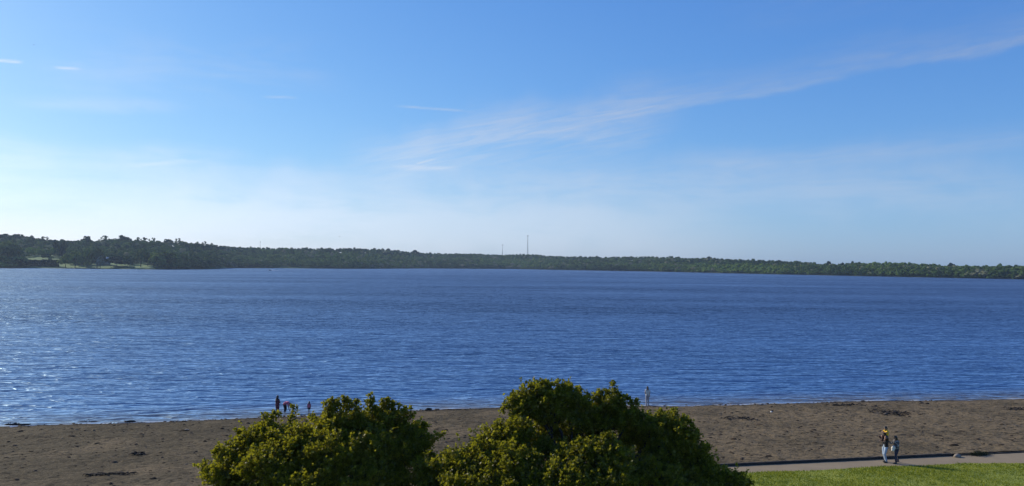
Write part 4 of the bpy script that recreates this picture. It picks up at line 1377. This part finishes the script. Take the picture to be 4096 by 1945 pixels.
driftwood(2046, 1634, 2.0, .13, .15, 'longest dark driftwood log on the waterline, at the left side of the right tree', 1)
driftwood(1714, 1642, .7, .11, .6, 'short dark driftwood stump on the waterline between the two big trees', 2)
driftwood(45, 1701, 1.0, .08, .2, 'dark driftwood piece on the waterline nearest the left edge', 3)
driftwood(90, 1701, 1.2, .07, .1, 'second dark driftwood piece from the left edge on the waterline', 4)
driftwood(350, 1690, 1.5, .05, .25, 'thin driftwood stick with an upturned end on the left waterline', 5)
driftwood(520, 1689, .8, .07, .3, 'small dark driftwood piece on the left waterline, right of the thin stick', 6)


def weed_patch(px, py, lx, ly, n, label, seed, cat='seaweed'):
    r = np.random.default_rng(seed)
    q = on_beach(px, py)
    b = MB()
    for k in range(n):
        x, y = r.normal(0, lx / 2.4), r.normal(0, ly / 2.4)
        z = bz(q.x + x, q.y + y)
        a = r.uniform(-.6, .6) + (math.pi if r.random() < .5 else 0)
        l = r.uniform(.2, .6)
        pts = [(q.x + x + math.cos(a) * l * f + r.normal(0, .03), q.y + y + math.sin(a) * l * f * .6 + r.normal(0, .03), z + .03 + .10 * math.sin(f * math.pi) * r.uniform(.3, 1.4)) for f in (0, .35, .7, 1)]
        b.tube(pts, [.02, .04, .03, .012], 5)
        b.tube([pts[1], (q.x + x * .9, q.y + y * .5, z + .02), (q.x + x, q.y, z + .01)], [.02, .015, .015], 4)
    for k in range(46):                                       # the matted layer that holds the strands together
        x, y = (k / 45 - .5) * lx * 1.25, r.normal(0, ly * .08)
        b.ball((q.x + x, q.y + y, bz(q.x + x, q.y + y)), (lx * .05 + .03, ly * .07 + .05, .035), 8, 6, .08)
    o = b.build('seaweed_clump', M_WEED)
    tag(o, label, cat)


weed_patch(3555, 1652, 1.9, 1.9, 60, 'largest dark heap of washed-up weed, on the beach beyond the couple', 11)
weed_patch(3390, 1622, 2.0, .5, 22, 'dark strip of weed along the right waterline', 12)
weed_patch(4075, 1640, 1.2, 1.2, 24, 'dark weed heap on the beach cut by the right edge', 13)
weed_patch(2970, 1676, 1.8, 1.0, 18, 'thin scatter of dark weed on the beach right of the lone woman', 14)
weed_patch(430, 1900, 1.3, .6, 18, 'dark dip-like patch of strands on the left foreground beach', 15)  # dark strands stand in for a dark dip in the sand
weed_patch(560, 1818, .5, .6, 12, 'small dark weed patch halfway up the left beach', 16)


def lump(px, py, r3, mat, name, label, cat, z=None, seed=0):
    q = on_beach(px, py) if z is None else at(px, py, z)
    b = MB(); b.ball((0, 0, 0), r3, 12, 8, .07)
    o = b.build(name, mat)
    o.location = (q.x, q.y, (bz(q.x, q.y) if z is None else z) + r3[2] * .5)
    o.rotation_euler = (0, 0, .4 + seed)
    tag(o, label, cat)


lump(742, 1722, (.20, .12, .06), M_PALE, 'litter', 'pale scrap of litter on the left beach', 'litter')
lump(3085, 1649, (.16, .10, .06), M_PALE, 'litter', 'pale scrap of litter on the beach right of the lone woman', 'litter', seed=1)
lump(3829, 1829, (.24, .16, .13), M_STONE, 'stone', 'pale stone in the gap between the two low walls', 'stone', z=PATH_Z)

# tuft of weeds at the foot of the thinner wall
q = at(3915, 1822, PATH_Z)
r = np.random.default_rng(5)
V, T = [], []
for k in range(420):
    a = r.uniform(0, 6.28); rr = abs(r.normal(0, .35))
    x0, y0 = r.normal(0, .42), r.normal(0, .12)
    h = r.uniform(.08, .34) * math.exp(-x0 * x0 / .5)
    dx, dy = math.cos(a) * rr * .5, math.sin(a) * rr * .3
    n = len(V)
    V += [[x0 - .012, y0, 0], [x0 + .012, y0 + .006, 0], [x0 + dx * .6, y0 + dy * .6, h * .8], [x0 + dx, y0 + dy, h]]
    T += [[n, n + 1, n + 2], [n + 1, n + 3, n + 2]]
M_TUFT = simple('weed_green', (.045, .05, .018), .9, .4, 12)
root = empty('weed_tuft', (q.x, q.y, PATH_Z), math.atan(cf[0]))
tag(root, 'dark straggly tuft of weeds at the foot of the thinner low wall', 'weeds')
mesh_np('leaves', np.array(V), np.array(T), M_TUFT, root)

# countless small bits of wood, pebbles and clods over the sand
r = np.random.default_rng(9)
b = MB()
N = 5000
u_ = r.uniform(-48, 46, N); s0 = r.uniform(.4, 23, N)
for k in range(N):
    S = float(shore_s(u_[k]))
    if s0[k] > S - .3: s0[k] = S * r.uniform(.02, .98)
    if r.random() < .18: s0[k] = S - abs(r.normal(0, .5))    # a line of wrack at the water's edge
x_, y_ = xy(u_, s0)
z_ = beach_z(x_, y_)
VV, QQ = [], []
base = np.array([[-1, -1, 0], [1, -1, 0], [1, 1, 0], [-1, 1, 0], [-.5, -.5, 1], [.6, -.5, .9], [.5, .5, 1], [-.6, .5, .8]])
bq = np.array([[0, 1, 5, 4], [1, 2, 6, 5], [2, 3, 7, 6], [3, 0, 4, 7], [4, 5, 6, 7]])
sz = r.gamma(1.5, .017, N) + .014
el = r.uniform(1, 2.6, N); an = r.normal(0, .7, N)
for k in range(N):
    v = base * np.array([sz[k] * el[k], sz[k], sz[k] * .8]) * (1 + r.normal(0, .12, (8, 3)))
    c, s = math.cos(an[k]), math.sin(an[k])
    VV.append(np.stack([v[:, 0] * c - v[:, 1] * s + x_[k], v[:, 0] * s + v[:, 1] * c + y_[k], v[:, 2] + z_[k] - .01], 1))
    QQ.append(bq + 8 * k)
t = new_mat('beach_bits')
c = t.ramp(t.n('NewGeometry').outputs['Random Per Island'], [(0, (.022, .017, .012)), (.55, (.055, .040, .027)), (.95, (.085, .065, .045)), (1, (.16, .135, .11))])
t.principled(Base_Color=c, Roughness=.95, Specular_IOR_Level=.1)
tag(mesh_np('debris', np.concatenate(VV), np.concatenate(QQ), t.m), 'scattered bits of driftwood and pebbles over the brown sand', 'debris', kind='stuff')
# ------------------------------------------------------------------ air
b = MB()
b.box((0, 1300, 72), (9000, 3800, 150))
t = new_mat('haze_air')
v = t.n('VolumePrincipled', {'Color': HAZE_COL, 'Density': HAZE, 'Anisotropy': .2})
t.t.links.new(v.outputs[0], t.out.inputs['Volume'])
tag(b.build('haze', t.m, smooth=False), kind='stuff')
